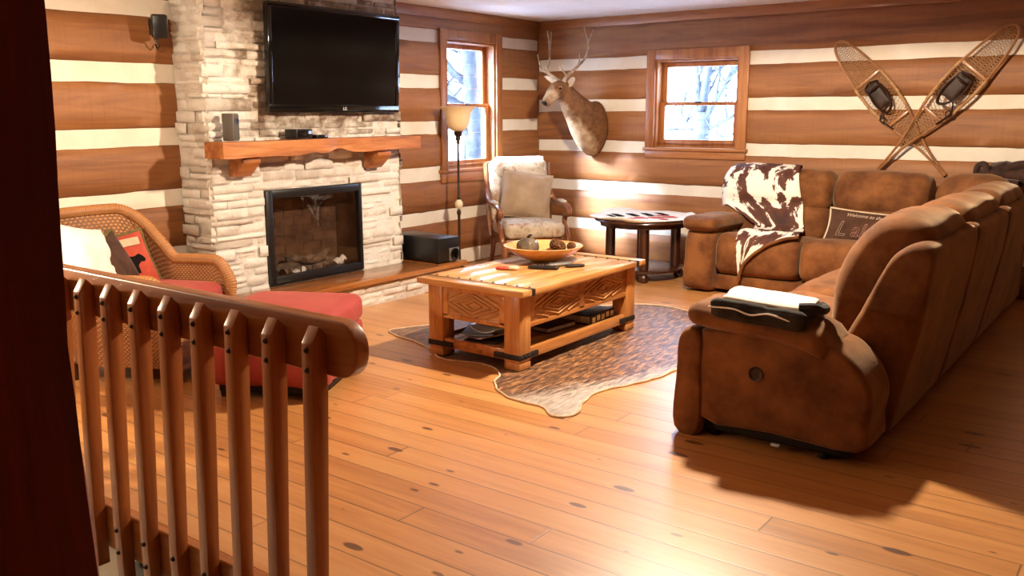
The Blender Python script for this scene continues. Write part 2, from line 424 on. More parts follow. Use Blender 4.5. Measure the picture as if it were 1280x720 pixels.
    def loft(self, prof, axis, a0, a1, rnd=.06, ns=18, wr=.006, ws=6, seed=0, mi=0, bulge=0., sub=4, T=None):
        """closed soft profile (plane coords) swept along an axis, rounded ends"""
        n0 = len(prof); P = [Vector((q[0], q[1])) for q in prof]; pr = []
        for i in range(n0):
            p0, p1, p2, p3 = P[i - 1], P[i], P[(i + 1) % n0], P[(i + 2) % n0]
            for k in range(sub):
                t = k / sub
                pr.append(.5 * ((2 * p1) + (p2 - p0) * t + (2 * p0 - 5 * p1 + 4 * p2 - p3) * t * t + (3 * p1 - p0 - 3 * p2 + p3) * t ** 3))
        cen = sum(pr, Vector((0, 0))) / len(pr); n = len(pr)
        L = a1 - a0; vs = []; fs = []
        ts = []
        for i in range(ns + 1):
            x = i / ns; ts.append(.5 - .5 * math.cos(PI * x) if True else x)
        for t in ts:
            d = min(t, 1 - t) * abs(L)
            k = 1.
            if d < rnd: k = math.sqrt(max(0., 1 - (1 - d / rnd) ** 2))
            inset = (1 - k) * rnd
            a = a0 + t * L
            for q in pr:
                dv = q - cen; l = dv.length
                qq = cen + dv * max(.02, (l - inset * 1.0) / l) if l > 1e-6 else q
                qq = qq + dv.normalized() * bulge * math.sin(PI * t)
                p = {'x': Vector((a, qq[0], qq[1])), 'y': Vector((qq[0], a, qq[1])), 'z': Vector((qq[0], qq[1], a))}[axis]
                if wr:
                    w = nz(p, ws, seed) * wr + nz((p.x, p.y, p.z), ws * 3, seed + 5) * wr * .35
                    dd = dv.normalized() * w
                    p += {'x': Vector((0, dd[0], dd[1])), 'y': Vector((dd[0], 0, dd[1])), 'z': Vector((dd[0], dd[1], 0))}[axis]
                vs.append(p)
        for i in range(ns):
            for k in range(n):
                q = (k + 1) % n; fs.append((i * n + k, i * n + q, (i + 1) * n + q, (i + 1) * n + k))
        fs.append(tuple(range(n))[::-1]); fs.append(tuple(ns * n + k for k in range(n)))
        return self.add(vs, fs, mi, T)
    def build(self, name, mats, parent=None, world=True, angle=35, smooth=True, loc=None):
        me = bpy.data.meshes.new(name)
        vs = self.v
        if parent is not None and world:
            root = parent; mats_chain = Matrix.Identity(4)
            while root is not None:
                mats_chain = Matrix.LocRotScale(root.location, root.rotation_euler, None) @ mats_chain
                root = root.parent
            inv = mats_chain.inverted(); vs = [inv @ p for p in vs]
        if parent is None and loc is not None:
            vs = [p - Vector(loc) for p in vs]
        me.from_pydata([tuple(p) for p in vs], [], self.f)
        if not isinstance(mats, (list, tuple)): mats = [mats]
        for x in mats: me.materials.append(x)
        me.polygons.foreach_set('material_index', self.m)
        if self.uv:
            l = me.uv_layers.new(name='UVMap')
            for lp in me.loops: l.data[lp.index].uv = self.uv.get(lp.vertex_index, (0, 0))
        b = bmesh.new(); b.from_mesh(me); bmesh.ops.recalc_face_normals(b, faces=b.faces); b.to_mesh(me); b.free()
        if smooth:
            me.polygons.foreach_set('use_smooth', [True] * len(me.polygons))
            me.set_sharp_from_angle(angle=math.radians(angle))
        o = bpy.data.objects.new(name, me); COL.objects.link(o)
        if parent is not None: o.parent = parent
        elif loc is not None: o.location = loc
        return o

def tag(o, label=None, cat=None, group=None, kind=None):
    if label: o['label'] = label
    if cat: o['category'] = cat
    if group: o['group'] = group
    if kind: o['kind'] = kind
    return o

def thing(name, label, cat, loc=(0, 0, 0), rz=0, group=None, kind=None):
    o = bpy.data.objects.new(name, None); COL.objects.link(o)
    o.location = loc; o.rotation_euler = (0, 0, rz); o.empty_display_size = .1
    return tag(o, label, cat, group, kind)

def curve_pts(pts, k=6, closed=False):
    P = [Vector(p) for p in pts]; n = len(P); out = []
    rng = range(n) if closed else range(n - 1)
    for i in rng:
        g = lambda j: P[j % n] if closed else P[max(0, min(n - 1, j))]
        p0, p1, p2, p3 = g(i - 1), g(i), g(i + 1), g(i + 2)
        for s in range(k):
            t = s / k
            out.append(.5 * ((2 * p1) + (p2 - p0) * t + (2 * p0 - 5 * p1 + 4 * p2 - p3) * t * t + (3 * p1 - p0 - 3 * p2 + p3) * t ** 3))
    if not closed: out.append(P[-1])
    return out

def lerp(a, b, t): return a + (b - a) * t
def rads(r0, r1, n): return [lerp(r0, r1, i / (n - 1)) for i in range(n)]

# ------------------------------------------------------------------ room shell
CEIL = 2.47
def log_wall(name, axis, a0, a1, chinks, opening=None, step=.09, mats=None, inward=1, fixed=0.):
    """hewn logs with recessed chinking; chinks = list of (z0 at a0, z0 at a1, z1 at a0, z1 at a1)"""
    mb = MB()
    def P(a, d, z):
        return (fixed + inward * d, a, z) if axis == 'y' else (a, fixed + inward * d, z)
    bounds = [(0., 0., 0)]
    for k, (p, q, r, s) in enumerate(chinks): bounds += [(p, q, 1 + 2 * k), (r, s, 2 + 2 * k)]
    bounds.append((CEIL, CEIL, 99))
    def zb(i, a):
        t = (a - a0) / (a1 - a0); b = bounds[i]; z = lerp(b[0], b[1], t)
        if 0 < i < len(bounds) - 1: z += .007 * nz((a, 0, 0), 3., i + 2.) + .004 * nz((a, 0, 0), 14., i + 30.)
        return z
    for i in range(len(bounds) - 1):
        chink = i % 2 == 1
        segs = [(a0, a1, None)]
        zm0 = min(bounds[i][0], bounds[i][1]); zm1 = max(bounds[i + 1][0], bounds[i + 1][1])
        if opening:
            o0, o1, oz0, oz1 = opening
            if zm1 > oz0 and zm0 < oz1:
                segs = [(a0, o0, None), (o1, a1, None)]
                segs.append((o0, o1, 'below')); segs.append((o0, o1, 'above'))
        for (s0, s1, mode) in segs:
            n = max(1, int((s1 - s0) / step)); nv = 5
            def f(u, v, s0=s0, s1=s1, mode=mode, i=i, chink=chink):
                a = lerp(s0, s1, u); z0, z1 = zb(i, a), zb(i + 1, a)
                if mode == 'below': z1 = max(z0, min(z1, opening[2]))
                if mode == 'above': z0 = min(z1, max(z0, opening[3]))
                if chink: d = -.016 + .004 * nz((a, z0, 0), 9., i)
                else:
                    e = min(v, 1 - v)
                    d = -.020 if e < .001 else (.0 if e < .25 else .008) + .006 * nz((a, v * .3, 0), 5., i + 9.)
                vv = v
                if not chink: vv = [0, .05, .3, .7, .95, 1][round(v * 5)]
                return P(a, d, lerp(z0, z1, vv))
            mb.grid(f, n, nv, 1 if chink else 0)
    # the rear face of the wall, with the same opening
    D = -.17
    def q(aa, ab, za, zc):
        mb.add([P(aa, D, za), P(ab, D, za), P(ab, D, zc), P(aa, D, zc), P(aa, -.03, za), P(ab, -.03, za), P(ab, -.03, zc), P(aa, -.03, zc)],
               [(0, 1, 2, 3), (4, 5, 6, 7), (0, 1, 5, 4), (2, 3, 7, 6), (1, 2, 6, 5), (0, 3, 7, 4)], 0)
    if opening:
        o0, o1, oz0, oz1 = opening
        q(a0 - .17, o0, 0, CEIL); q(o1, a1 + .17, 0, CEIL); q(o0, o1, 0, oz0); q(o0, o1, oz1, CEIL)
    else: q(a0 - .17, a1 + .17, 0, CEIL)
    return tag(mb.build(name, mats, angle=50), kind='structure')

XR, YF = 7.4, -9.6
W1 = (-1.545, -.775, .965, 2.195)    # window opening in the left wall (y0, y1, z0, z1)
W2 = (1.435, 2.315, 1.165, 2.02)     # window opening in the back wall (x0, x1, z0, z1)
t5 = lambda l, r: (lerp(l, r, (YF + 4.9) / 2.9), lerp(l, r, 4.9 / 2.9 + 0))
def lr(l0, r0, l1, r1):
    # heights at y=-5 and y=-2, extended to the ends of the wall
    e = lambda l, r, y: lerp(l, r, max(-.4, min(1.3, (y + 5) / 3)))
    return (e(l0, r0, YF), e(l0, r0, 0), e(l1, r1, YF), e(l1, r1, 0))
left_ch = [lr(.0, .03, .13, .157), lr(.43, .458, .55, .576), lr(.838, .868, .950, 1.002), lr(1.257, 1.312, 1.384, 1.432),
           lr(1.69, 1.738, 1.83, 1.858), lr(2.138, 2.16, 2.27, 2.274)]
left_ch[0] = (.012, .012, .125, .155)
log_wall('wall_left', 'y', YF, 0., left_ch, W1, mats=[M['log_y'], M['chink']])
back_ch = [(.27, .27, .39, .39), (.685, .685, .797, .797), (1.103, 1.103, 1.22, 1.218), (1.522, 1.53, 1.643, 1.64), (1.944, 1.948, 2.068, 2.066)]
log_wall('wall_back', 'x', 0., XR, back_ch, W2, mats=[M['log_x'], M['chink']], inward=-1)
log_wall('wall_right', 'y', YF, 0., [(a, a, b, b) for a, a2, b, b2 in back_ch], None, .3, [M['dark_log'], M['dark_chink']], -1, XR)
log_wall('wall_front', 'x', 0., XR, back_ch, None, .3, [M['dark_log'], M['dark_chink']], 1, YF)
tag(MB().box((-.2, YF - .2, CEIL), (XR + .2, .2, CEIL + .1)).build('ceiling', M['ceiling']), kind='structure')
# floor round the stair opening
OX0, OX1, OY0, OY1 = 1.0, 4.0, -7.55, -6.486
fl = MB()
for p0, p1 in (((-.17, OY1), (XR + .17, .17)), ((-.17, YF - .17), (XR + .17, OY0)), ((-.17, OY0), (OX0, OY1)), ((OX1, OY0), (XR + .17, OY1))):
    fl.box((p0[0], p0[1], -.16), (p1[0], p1[1], 0))
tag(fl.build('floor', M['floor'], smooth=False), kind='structure')
sw = MB()
sw.box((OX0 - .06, OY1, -2.4), (OX1 + .06, OY1 + .05, -.165)); sw.box((OX0 - .06, OY0 - .05, -2.4), (OX1 + .06, OY0, -.165))
sw.box((OX0 - .06, OY0, -2.4), (OX0, OY1, -.165)); sw.box((OX1, OY0, -2.4), (OX1 + .06, OY1, -.165))
sw.box((OX0 - .06, OY0 - .05, -2.46), (OX1 + .06, OY1 + .05, -2.4))
tag(sw.build('wall_stairwell', M['ivory'], smooth=False), kind='structure')
stz = MB()
n = 10
stz.prism([(3.99, -.17), (3.99, -.42), (1.75, -2.35), (1.5, -2.35)], 'y', OY1 - .045, OY1 - .005)
stz.prism([(3.99, -.17), (3.99, -.42), (1.75, -2.35), (1.5, -2.35)], 'y', OY0 + .005, OY0 + .045)
for i in range(n):
    x = 3.97 - i * .235; z = -.2 - i * .215
    stz.box((x - .27, OY0 + .045, z - .04), (x, OY1 - .045, z), .006)
stz.prism([(2.98, -.165), (2.72, -.165), (2.37, -.50), (2.37, -.80), (2.98, -.80)], 'y', OY1 - .03, OY1 - .002)
tag(stz.build('stair_flight', M['dark_wood']), kind='structure')

tb = MB().box((0.003, YF, 2.378), (.035, -.003, CEIL), .006)
tag(tb.build('trim_1', M['trim_y']), kind='structure')
tb = MB().box((.035, -.035, 2.378), (XR - .003, -.003, CEIL), .006)
tag(tb.build('trim_2', M['trim_x']), kind='structure')

# windows: everything is laid out in (a, d, z), d = depth out through the wall
def window(name, axis, op, sgn, casing, cap_apron, mat_a, pane_split, stile=.055):
    a0, a1, z0, z1 = op
    def bx(mb, A0, A1, D0, D1, Z0, Z1, bev=.004):
        if axis == 'y':
            mb.box((min(-D0, -D1), A0, Z0), (max(-D0, -D1), A1, Z1), bev)
        else:
            mb.box((A0, min(D0, D1), Z0), (A1, max(D0, D1), Z1), bev)
    root = thing(name, None, None, (0, (a0 + a1) / 2, z0) if axis == 'y' else ((a0 + a1) / 2, 0, z0), kind='structure')
    cs = MB(); c = casing
    bx(cs, a0 - c, a0, -.026, .0, z0 - .01, z1 + c); bx(cs, a1, a1 + c, -.026, .0, z0 - .01, z1 + c)
    bx(cs, a0, a1, -.0255, .0, z1, z1 + c)
    cs.build('window_casing', M['trim_z'], root)
    sl = MB(); bx(sl, a0 - c - .012, a1 + c + .012, -.05, .06, z0 - .032, z0 - .002, .006)
    bx(sl, a0 - c, a1 + c, -.024, .0, z0 - cap_apron, z0 - .032)
    sl.build('window_sill', mat_a, root)
    jb = MB()
    bx(jb, a0 - .004, a0 + .018, .0, .17, z0, z1, 0); bx(jb, a1 - .018, a1 + .004, .0, .17, z0, z1, 0)
    bx(jb, a0 + .018, a1 - .018, .0, .17, z1 - .02, z1, 0); bx(jb, a0 + .018, a1 - .018, .06, .17, z0 - .002, z0 + .018, 0)
    jb.build('window_jamb', M['trim_z'], root)
    zm = lerp(z0, z1, pane_split)
    for nm, D, q0, q1, top in (('upper_sash', .105, zm - .018, z1 - .02, 1), ('lower_sash', .065, z0 + .018, zm + .018, 0)):
        sh = MB(); A0, A1 = a0 + .018, a1 - .018
        bx(sh, A0, A0 + stile, D, D + .035, q0, q1); bx(sh, A1 - stile, A1, D, D + .035, q0, q1)
        bx(sh, A0 + stile, A1 - stile, D, D + .035, q1 - (.05 if top else .036), q1)
        bx(sh, A0 + stile, A1 - stile, D, D + .035, q0, q0 + (.036 if top else .06))
        so = sh.build(nm, M['trim_z'], root)
        pn = MB(); bx(pn, A0 + stile - .004, A1 - stile + .004, D + .015, D + .019, q0 + .03, q1 - .03, 0)
        po = pn.build('pane', M['pane'], so)
    lk = MB(); am = (a0 + a1) / 2
    bx(lk, am - .03, am + .03, .05, .066, zm + .004, zm + .022, .004); bx(lk, am - .012, am + .012, .036, .052, zm + .006, zm + .018, .004)
    lk.build('sash_lock', M['bronze'], root)
    return root
window('window_1', 'y', W1, 1, .095, .13, M['trim_y'], .5)
window('window_2', 'x', W2, 1, .095, .105, M['trim_x'], .5)

# ------------------------------------------------------------------ fireplace
CX, CY0, CY1 = .355, -4.47, -2.55       # chimney front plane and ends
FP = (-4.0, -3.03, .225, .945)          # firebox opening
def ledge_stone(mb, P, L, H, hole=None, seed=1, zbase=0., rowh=(.035, .085), lens=(.12, .42), depth=.035):
    """P(s, d, z) places a stone surface point at run s, outward depth d, height z"""
    rr = random.Random(seed); z = zbase
    while z < H - .01:
        h = min(rr.uniform(*rowh), H - z)
        if H - z - h < .03: h = H - z
        if hole and z < hole[3] < z + h + .02 and hole[3] - z > .03: h = hole[3] - z
        cuts = [(0, L)]
        if hole and z + h > hole[2] + .005 and z < hole[3] - .005: cuts = [(0, hole[0]), (hole[1], L)]
        for (c0, c1) in cuts:
            s = c0
            while s < c1 - .005:
                l = min(rr.uniform(*lens), c1 - s)
                if c1 - s - l < .07: l = c1 - s
                d0 = rr.uniform(.0, depth); g = .003
                hh = h - g
                if l > .2 and h > .065 and rr.random() < .35:
                    parts = [(s, l, z, h * .5), (s, l, z + h * .5, h * .5)]
                else: parts = [(s, l, z, h)]
                for (ss, ll, zz, hz) in parts:
                    dd = d0 + rr.uniform(-.008, .012); nu = max(3, int(ll / .035)); nv = 4; sd = rr.random() * 50
                    tilt = rr.uniform(-.012, .012)
                    def f(u, v):
                        e = min(u * ll, (1 - u) * ll, v * hz, (1 - v) * hz)
                        x = ss + .0015 + u * (ll - .003); y = zz + .0015 + v * (hz - .003)
                        y += .004 * nz((x, zz, 0), 12, sd) * (1 if 0 < v < 1 else .7)
                        d = dd + tilt * (u - .5) + .011 * nz((x, y * 1.5, 0), 14, sd) + .007 * nz((x, y, 0), 40, sd)
                        if e < .002: d = dd - .022
                        elif e < .012: d -= .004
                        return P(x, d, y)
                    mb.grid(f, nu, nv, 0)
                s += l
        z += h
    return mb
fire = thing('stone_fireplace', 'floor to ceiling white stacked stone fireplace chimney on the left wall', 'fireplace', (0, (CY0 + CY1) / 2, 0))
ch = MB()
def chim_core():
    # solid core behind the veneer, with the firebox cut out
    x0, x1 = .0, CX - .02
    ch.box((x0, CY0 + .02, 0), (x1, FP[0], CEIL)); ch.box((x0, FP[1], 0), (x1, CY1 - .02, CEIL))
    ch.box((x0, FP[0], FP[3]), (x1, FP[1], CEIL)); ch.box((x0, FP[0], 0), (x1, FP[1], FP[2]))
chim_core()
ledge_stone(ch, lambda s, d, z: (CX - .02 + d, CY0 + s, z), CY1 - CY0, CEIL, (FP[0] - CY0, FP[1] - CY0, FP[2] - .2, FP[3]), 3)
ledge_stone(ch, lambda s, d, z: (CX + .012 - s, CY0 + .02 - d, z), CX + .012, CEIL, None, 5, 0, (.035, .085), (.14, .36))
ledge_stone(ch, lambda s, d, z: (s, CY1 - .02 + d, z), CX + .012, CEIL, None, 8, 0, (.035, .085), (.14, .36))
ch.build('chimney', M['stone'], fire, angle=60)
HX, HY0, HY1 = .72, -4.75, -2.2
hb = MB(); hb.box((CX + .05, HY0 + .02, 0), (HX - .02, HY1 - .02, .183)); hb.box((.0, CY1 + .03, 0), (CX + .05, HY1 - .02, .183))
hb.box((.0, HY0 + .02, 0), (CX + .05, CY0 - .03, .183))
ledge_stone(hb, lambda s, d, z: (HX - .02 + d * .7, HY0 + s, z), HY1 - HY0, .183, None, 12, 0, (.04, .075), (.14, .4))
ledge_stone(hb, lambda s, d, z: (s, HY1 - .02 + d * .7, z), HX, .183, None, 13, 0, (.04, .075), (.14, .36))
ledge_stone(hb, lambda s, d, z: (s, HY0 + .02 - d * .7, z), HX, .183, None, 14, 0, (.04, .075), (.14, .36))
hb.build('hearth_base', M['stone'], fire, angle=60)
hs = MB(); hs.box((.005, HY0 - .03, .184), (HX + .045, CY0 - .05, .226), .006); hs.box((CX + .03, CY0 - .05, .184), (HX + .045, CY1 + .05, .226), .006)
hs.box((.005, CY1 + .05, .184), (HX + .045, HY1 + .03, .226), .006)
hs.build('hearth_slab', M['hearth'], fire)

ins = thing('fireplace_insert', 'black glass fronted firebox insert with artificial logs in the stone fireplace', 'firebox', (.2, (FP[0] + FP[1]) / 2, FP[2]))
fx = CX + .004
fr = MB(); y0, y1, z0, z1 = FP[0] + .004, FP[1] - .004, FP[2] + .003, FP[3] - .004
fr.box((fx - .05, y0, z0), (fx, y0 + .055, z1), .004); fr.box((fx - .05, y1 - .03, z0), (fx, y1, z1), .004)
fr.box((fx - .05, y0 + .055, z1 - .06), (fx, y1 - .03, z1), .004); fr.box((fx - .05, y0 + .055, z0), (fx, y1 - .03, z0 + .06), .004)
for k in range(3): fr.box((fx - .03, y0 + .08, z1 - .05 + k * .013), (fx + .003, y1 - .06, z1 - .045 + k * .013))
fr.build('frame', M['black'], ins)
bk = MB(); bk.box((.03, y0 + .01, z0), (.045, y1 - .01, z1)); bk.box((.045, y0 + .002, z0), (fx - .051, y0 + .012, z1)); bk.box((.045, y1 - .012, z0), (fx - .051, y1 - .002, z1))
bk.box((.045, y0 + .012, z1 - .012), (fx - .051, y1 - .012, z1)); bk.box((.045, y0 + .012, z0), (fx - .051, y1 - .012, z0 + .014))
for k in range(9):
    zz = z0 + .03 + k * .072
    for j in range(5):
        yy = y0 + .02 + j * .19 - (.09 if k % 2 else 0)
        a, b_ = max(yy, y0 + .014), min(yy + .183, y1 - .014)
        if b_ > a + .02: bk.box((.045, a, zz), (.05, b_, min(zz + .066, z1 - .02)))
bk.build('brick_liner', M['brick'], ins)
gl = MB().box((fx - .022, y0 + .05, z0 + .055), (fx - .018, y1 - .028, z1 - .055)); gl.build('glass_pane', M['pane'], ins)
eb = MB()
for k in range(46):
    c = (R.uniform(.12, .27), R.uniform(y0 + .16, y1 - .2), z0 + .03 + R.uniform(0, .02)); s = R.uniform(.015, .032)
    eb.soft((s * 2, s * 1.7, s * 1.3), c, s * .5, (0, 0, 0), .006, 30, (R.random() * 3, R.random() * 3, R.random() * 3), 2, seed=k)
tag(eb.build('ember_bed', M['soot'], ins), kind='stuff')
for (p, q, r, mt) in (((.15, -3.80, .295), (.16, -3.20, .31), .038, 'char'), ((.24, -3.78, .285), (.22, -3.28, .29), .032, 'char'), ((.13, -3.66, .36), (.25, -3.36, .35), .030, 'char'),
                      ((.24, -3.56, .355), (.13, -3.22, .37), .028, 'char'), ((.29, -3.72, .275), (.27, -3.60, .29), .024, 'ash'), ((.26, -3.26, .30), (.28, -3.18, .33), .028, 'ash')):
    lg = MB(); pts = [Vector(p).lerp(Vector(q), i / 8) + Vector((0, 0, .012 * math.sin(i))) for i in range(9)]
    lg.tube(pts, [r * (1 + .18 * nz(x, 30, r * 99)) for x in pts], 10); lg.build('log', M[mt], ins)
gr = MB()
for k in range(6):
    yy = -3.78 + k * .115; gr.tube([(.13, yy, z0 + .015), (.31, yy, z0 + .055), (.315, yy, z0 + .1)], .006, 6)
gr.tube([(.31, -3.80, z0 + .05), (.31, -3.19, z0 + .05)], .006, 6)
gr.build('log_grate', M['iron'], ins)

mant = thing('mantel_shelf', 'thick rough sawn wooden mantel beam on two corbels across the white stone', 'shelf', (.47, -3.55, 1.1))
mb_ = MB(); prof = []
def mbeam(u, v):
    y = lerp(-4.50, -2.55, u)
    a = v * 4 % 4; side = int(min(3, a)); t = a - side
    zt, zb_ = 1.315 + .006 * nz((y, 0, 0), 2.5, 4), 1.205 + .02 * max(0, u - .35) + .010 * nz((y, 5, 0), 3, 6) + .035 * math.exp(-((y + 3.45) / .10) ** 2) + .02 * math.exp(-((y + 3.72) / .07) ** 2)
    xf = .585 + .012 * nz((y, 9, 0), 3, 3) - .02 * math.exp(-((y + 3.45) / .10) ** 2)
    c = [(.372, zb_), (xf, zb_), (xf, zt), (.372, zt), (.372, zb_)]
    p = Vector(c[side]).lerp(Vector(c[side + 1]), t)
    return (p[0] + .003 * nz((y, p[0], p[1]), 25, 2), y, p[1] + .003 * nz((y, p[0], p[1]), 25, 8))
mb_.grid(mbeam, 80, 16)
def cap(y, s):
    pts = [mbeam(0 if s < 0 else 1, k / 16) for k in range(16)]
    mb_.add(pts, [tuple(range(16))])
cap(-4.6, -1); cap(-2.53, 1)
mb_.build('beam', M['mantle'], mant, angle=40)
for yc in (-4.235, -2.93):
    cb = MB().prism([(.365, 1.21 if yc < -4 else 1.225), (.535, 1.21 if yc < -4 else 1.225), (.535, 1.165), (.42, 1.065), (.365, 1.065)], 'y', yc - .075, yc + .075, .006)
    cb.build('corbel', M['mantle'], mant)
# television
tv = thing('television', 'large black flat screen television mounted on the stone above the mantel', 'television', (.42, -3.33, 1.9))
TVT = Matrix.Translation((.45, -3.325, 1.898)) @ Matrix.Rotation(math.radians(2.5), 4, 'Y')
bz = MB(); w2, h2 = .665, .388
bz.box((-.045, -w2, -h2), (.0, w2, h2), .012, T=TVT)
bz.box((.0, -w2, -h2), (.012, w2, -h2 + .06), .004, T=TVT); bz.box((.0, -w2, h2 - .035), (.012, w2, h2), .004, T=TVT)
bz.box((.0, -w2, -h2 + .06), (.012, -w2 + .035, h2 - .035), .004, T=TVT); bz.box((.0, w2 - .035, -h2 + .06), (.012, w2, h2 - .035), .004, T=TVT)
bz.build('bezel', M['gloss_black'], tv)
MB().box((.0005, -w2 + .034, -h2 + .059), (.006, w2 - .034, h2 - .034), T=TVT).build('screen', M['screen'], tv)
MB().box((-.075, -.25, -.2), (-.045, .25, .2), .005, T=TVT).build('wall_bracket', M['iron'], tv)
def text_obj(name, body, size, mat, parent, Mx, extrude=.001, shear=0, bevel=0., fill='BOTH', align='CENTER'):
    cu = bpy.data.curves.new(name, 'FONT'); cu.body = body; cu.size = size; cu.extrude = extrude; cu.shear = shear
    cu.align_x = align; cu.align_y = 'CENTER'; cu.bevel_depth = bevel; cu.fill_mode = fill; cu.bevel_resolution = 1
    tmp = bpy.data.objects.new(name, cu); COL.objects.link(tmp)
    dg = bpy.context.evaluated_depsgraph_get(); dg.update()
    me = bpy.data.meshes.new_from_object(tmp.evaluated_get(dg))
    bpy.data.objects.remove(tmp)
    chain = Matrix.Identity(4); r_ = parent
    while r_ is not None:
        chain = Matrix.LocRotScale(r_.location, r_.rotation_euler, None) @ chain; r_ = r_.parent
    me.transform(chain.inverted() @ Mx)
    me.materials.clear(); me.materials.append(mat)
    o = bpy.data.objects.new(name, me); COL.objects.link(o); o.parent = parent
    return o
FACEX = Matrix(((0, 0, 1, 0), (1, 0, 0, 0), (0, 1, 0, 0), (0, 0, 0, 1)))   # text read from +x
text_obj('logo', 'LG', .034, M['white_logo'], tv, TVT @ Matrix.Translation((.0125, .06, -h2 + .03)) @ FACEX)

# objects on the mantel
s1 = thing('bookshelf_speaker', 'tall slim grey speaker standing at the left end of the mantel', 'speaker', (.45, -4.335, 1.318), .25)
MB().box((-.05, -.030, 0), (.05, .030, .188), .008).build('cabinet', M['grey'], s1, False)
MB().box((.05, -.025, .012), (.054, .025, .178), .003).build('grille', plain('speaker_grille', (.09, .08, .07), .7), s1, False)
cn = MB(); T90 = Matrix.Rotation(PI / 2, 4, 'Y')
cn.lathe([(.022, 0), (.022, .003), (.012, .003), (.004, .001)], (0, 0, 0), 20, T=Matrix.Translation((.0535, 0, .135)) @ T90); cn.build('driver', M['black'], s1, False)
s2 = thing('set_top_box', 'black media box on the mantel under the television', 'media box', (.45, -3.74, 1.318), .12)
MB().box((-.06, -.085, .004), (.06, .085, .072), .006).build('case', M['black'], s2, False)
MB().box((.06, -.075, .012), (.062, .075, .064), .001).build('front_panel', M['gloss_black'], s2, False)
for a in (-1, 1):
    for b in (-1, 1): MB().lathe([(.01, 0), (.01, .005)], (a * .045, b * .07, 0), 10).build('foot', M['black'], s2, False)
s3 = thing('infrared_receiver', 'small low black receiver box beside the media box on the mantel', 'media box', (.47, -3.56, 1.318), .1)
MB().box((-.035, -.06, .0), (.035, .06, .028), .006).build('case', M['black'], s3, False)
MB().box((.035, -.05, .006), (.036, .05, .022), .001).build('window', M['gloss_black'], s3, False)

# wall speaker
ws = thing('wall_speaker', 'small black satellite speaker on a wall bracket left of the chimney', 'speaker', (.03, -4.62, 2.08))
TS = Matrix.Translation((.155, -4.635, 2.078)) @ Matrix.Rotation(-.45, 4, 'Z') @ Matrix.Rotation(.12, 4, 'Y')
MB().box((-.05, -.05, -.078), (.05, .05, .078), .014, T=TS).build('cabinet', M['black'], ws)
MB().box((.05, -.044, -.07), (.056, .044, .07), .006, T=TS).build('grille', M['black'], ws)
br = MB(); br.tube([(.008, -4.585, 2.085), (.06, -4.59, 2.085), (.11, -4.625, 2.08)], .012, 10); br.box((.0, -4.62, 2.03), (.012, -4.55, 2.14), .004); br.build('bracket', M['soot'], ws)
cb = MB(); cb.tube(curve_pts([(.12, -4.64, 2.005), (.09, -4.63, 1.985), (.10, -4.61, 1.96), (.06, -4.60, 1.94), (.02, -4.59, 1.97)], 5), .005, 6); cb.build('cable', M['black'], ws)
sc = MB().box((.10, -4.655, 1.985), (.13, -4.635, 2.0), .004); sc.build('terminal', M['grey'], ws)

# subwoofer on the hearth
sb = thing('subwoofer', 'black subwoofer box with a round port on the right end of the hearth', 'speaker', (.44, -2.36, .226), -.06)
MB().box((-.29, -.13, .012), (.29, .13, .222), .008).build('cabinet', M['black'], sb, False)
pt = MB(); pt.box((.285, .0, .014), (.297, .122, .130), .004)
pt.build('port_plate', M['grey'], sb, False)
pr_ = MB(); pr_.lathe([(.05, 0), (.052, .006), (.042, .008), (.038, .0), (.0, -.0)], (0, 0, 0), 28, T=Matrix.Translation((.298, .062, .072)) @ Matrix.Rotation(PI / 2, 4, 'Y')); pr_.build('port', M['gloss_black'], sb, False)
for a in (-1, 1):
    for b in (-1, 1): MB().lathe([(.016, 0), (.016, .013)], (a * .25, b * .10, 0), 12).build('foot', M['soot'], sb, False)

# ------------------------------------------------------------------ torchiere
lp = thing('floor_lamp', 'tall dark bronze floor lamp with an amber glass bowl shade by the tall window', 'lamp', (.28, -1.705, 0))
b = MB(); b.lathe([(.0, 0), (.135, 0), (.14, .012), (.12, .026), (.06, .04), (.03, .07), (.018, .10), (.0, .10)], (0, 0, 0), 32); b.build('base', M['bronze'], lp, False)
b = MB(); b.lathe([(.0, .09), (.013, .09), (.013, .55), (.018, .56), (.022, .585), (.014, .60), (.012, .61), (.0, .61)], (0, 0, 0), 16)
b.lathe([(.0, .70), (.014, .70), (.020, .715), (.012, .735), (.011, 1.22), (.018, 1.235), (.016, 1.25), (.028, 1.265), (.022, 1.285), (.034, 1.30), (.040, 1.325), (.05, 1.335), (.0, 1.336)], (0, 0, 0), 16); b.build('pole', M['bronze'], lp, False)
b = MB(); b.lathe([(.0, .61), (.016, .612), (.036, .635), (.040, .655), (.036, .675), (.016, .70), (.0, .70)], (0, 0, 0), 20); b.build('ceramic_knob', M['knob_cream'], lp, False)
b = MB(); b.lathe([(.03, 1.335), (.065, 1.35), (.095, 1.385), (.108, 1.43), (.115, 1.48), (.135, 1.53), (.178, 1.565), (.172, 1.567), (.128, 1.533), (.108, 1.48), (.101, 1.43), (.088, 1.39), (.06, 1.358), (.03, 1.343)], (0, 0, 0), 36); b.build('lamp_shade', M['amber_glass'], lp, False)

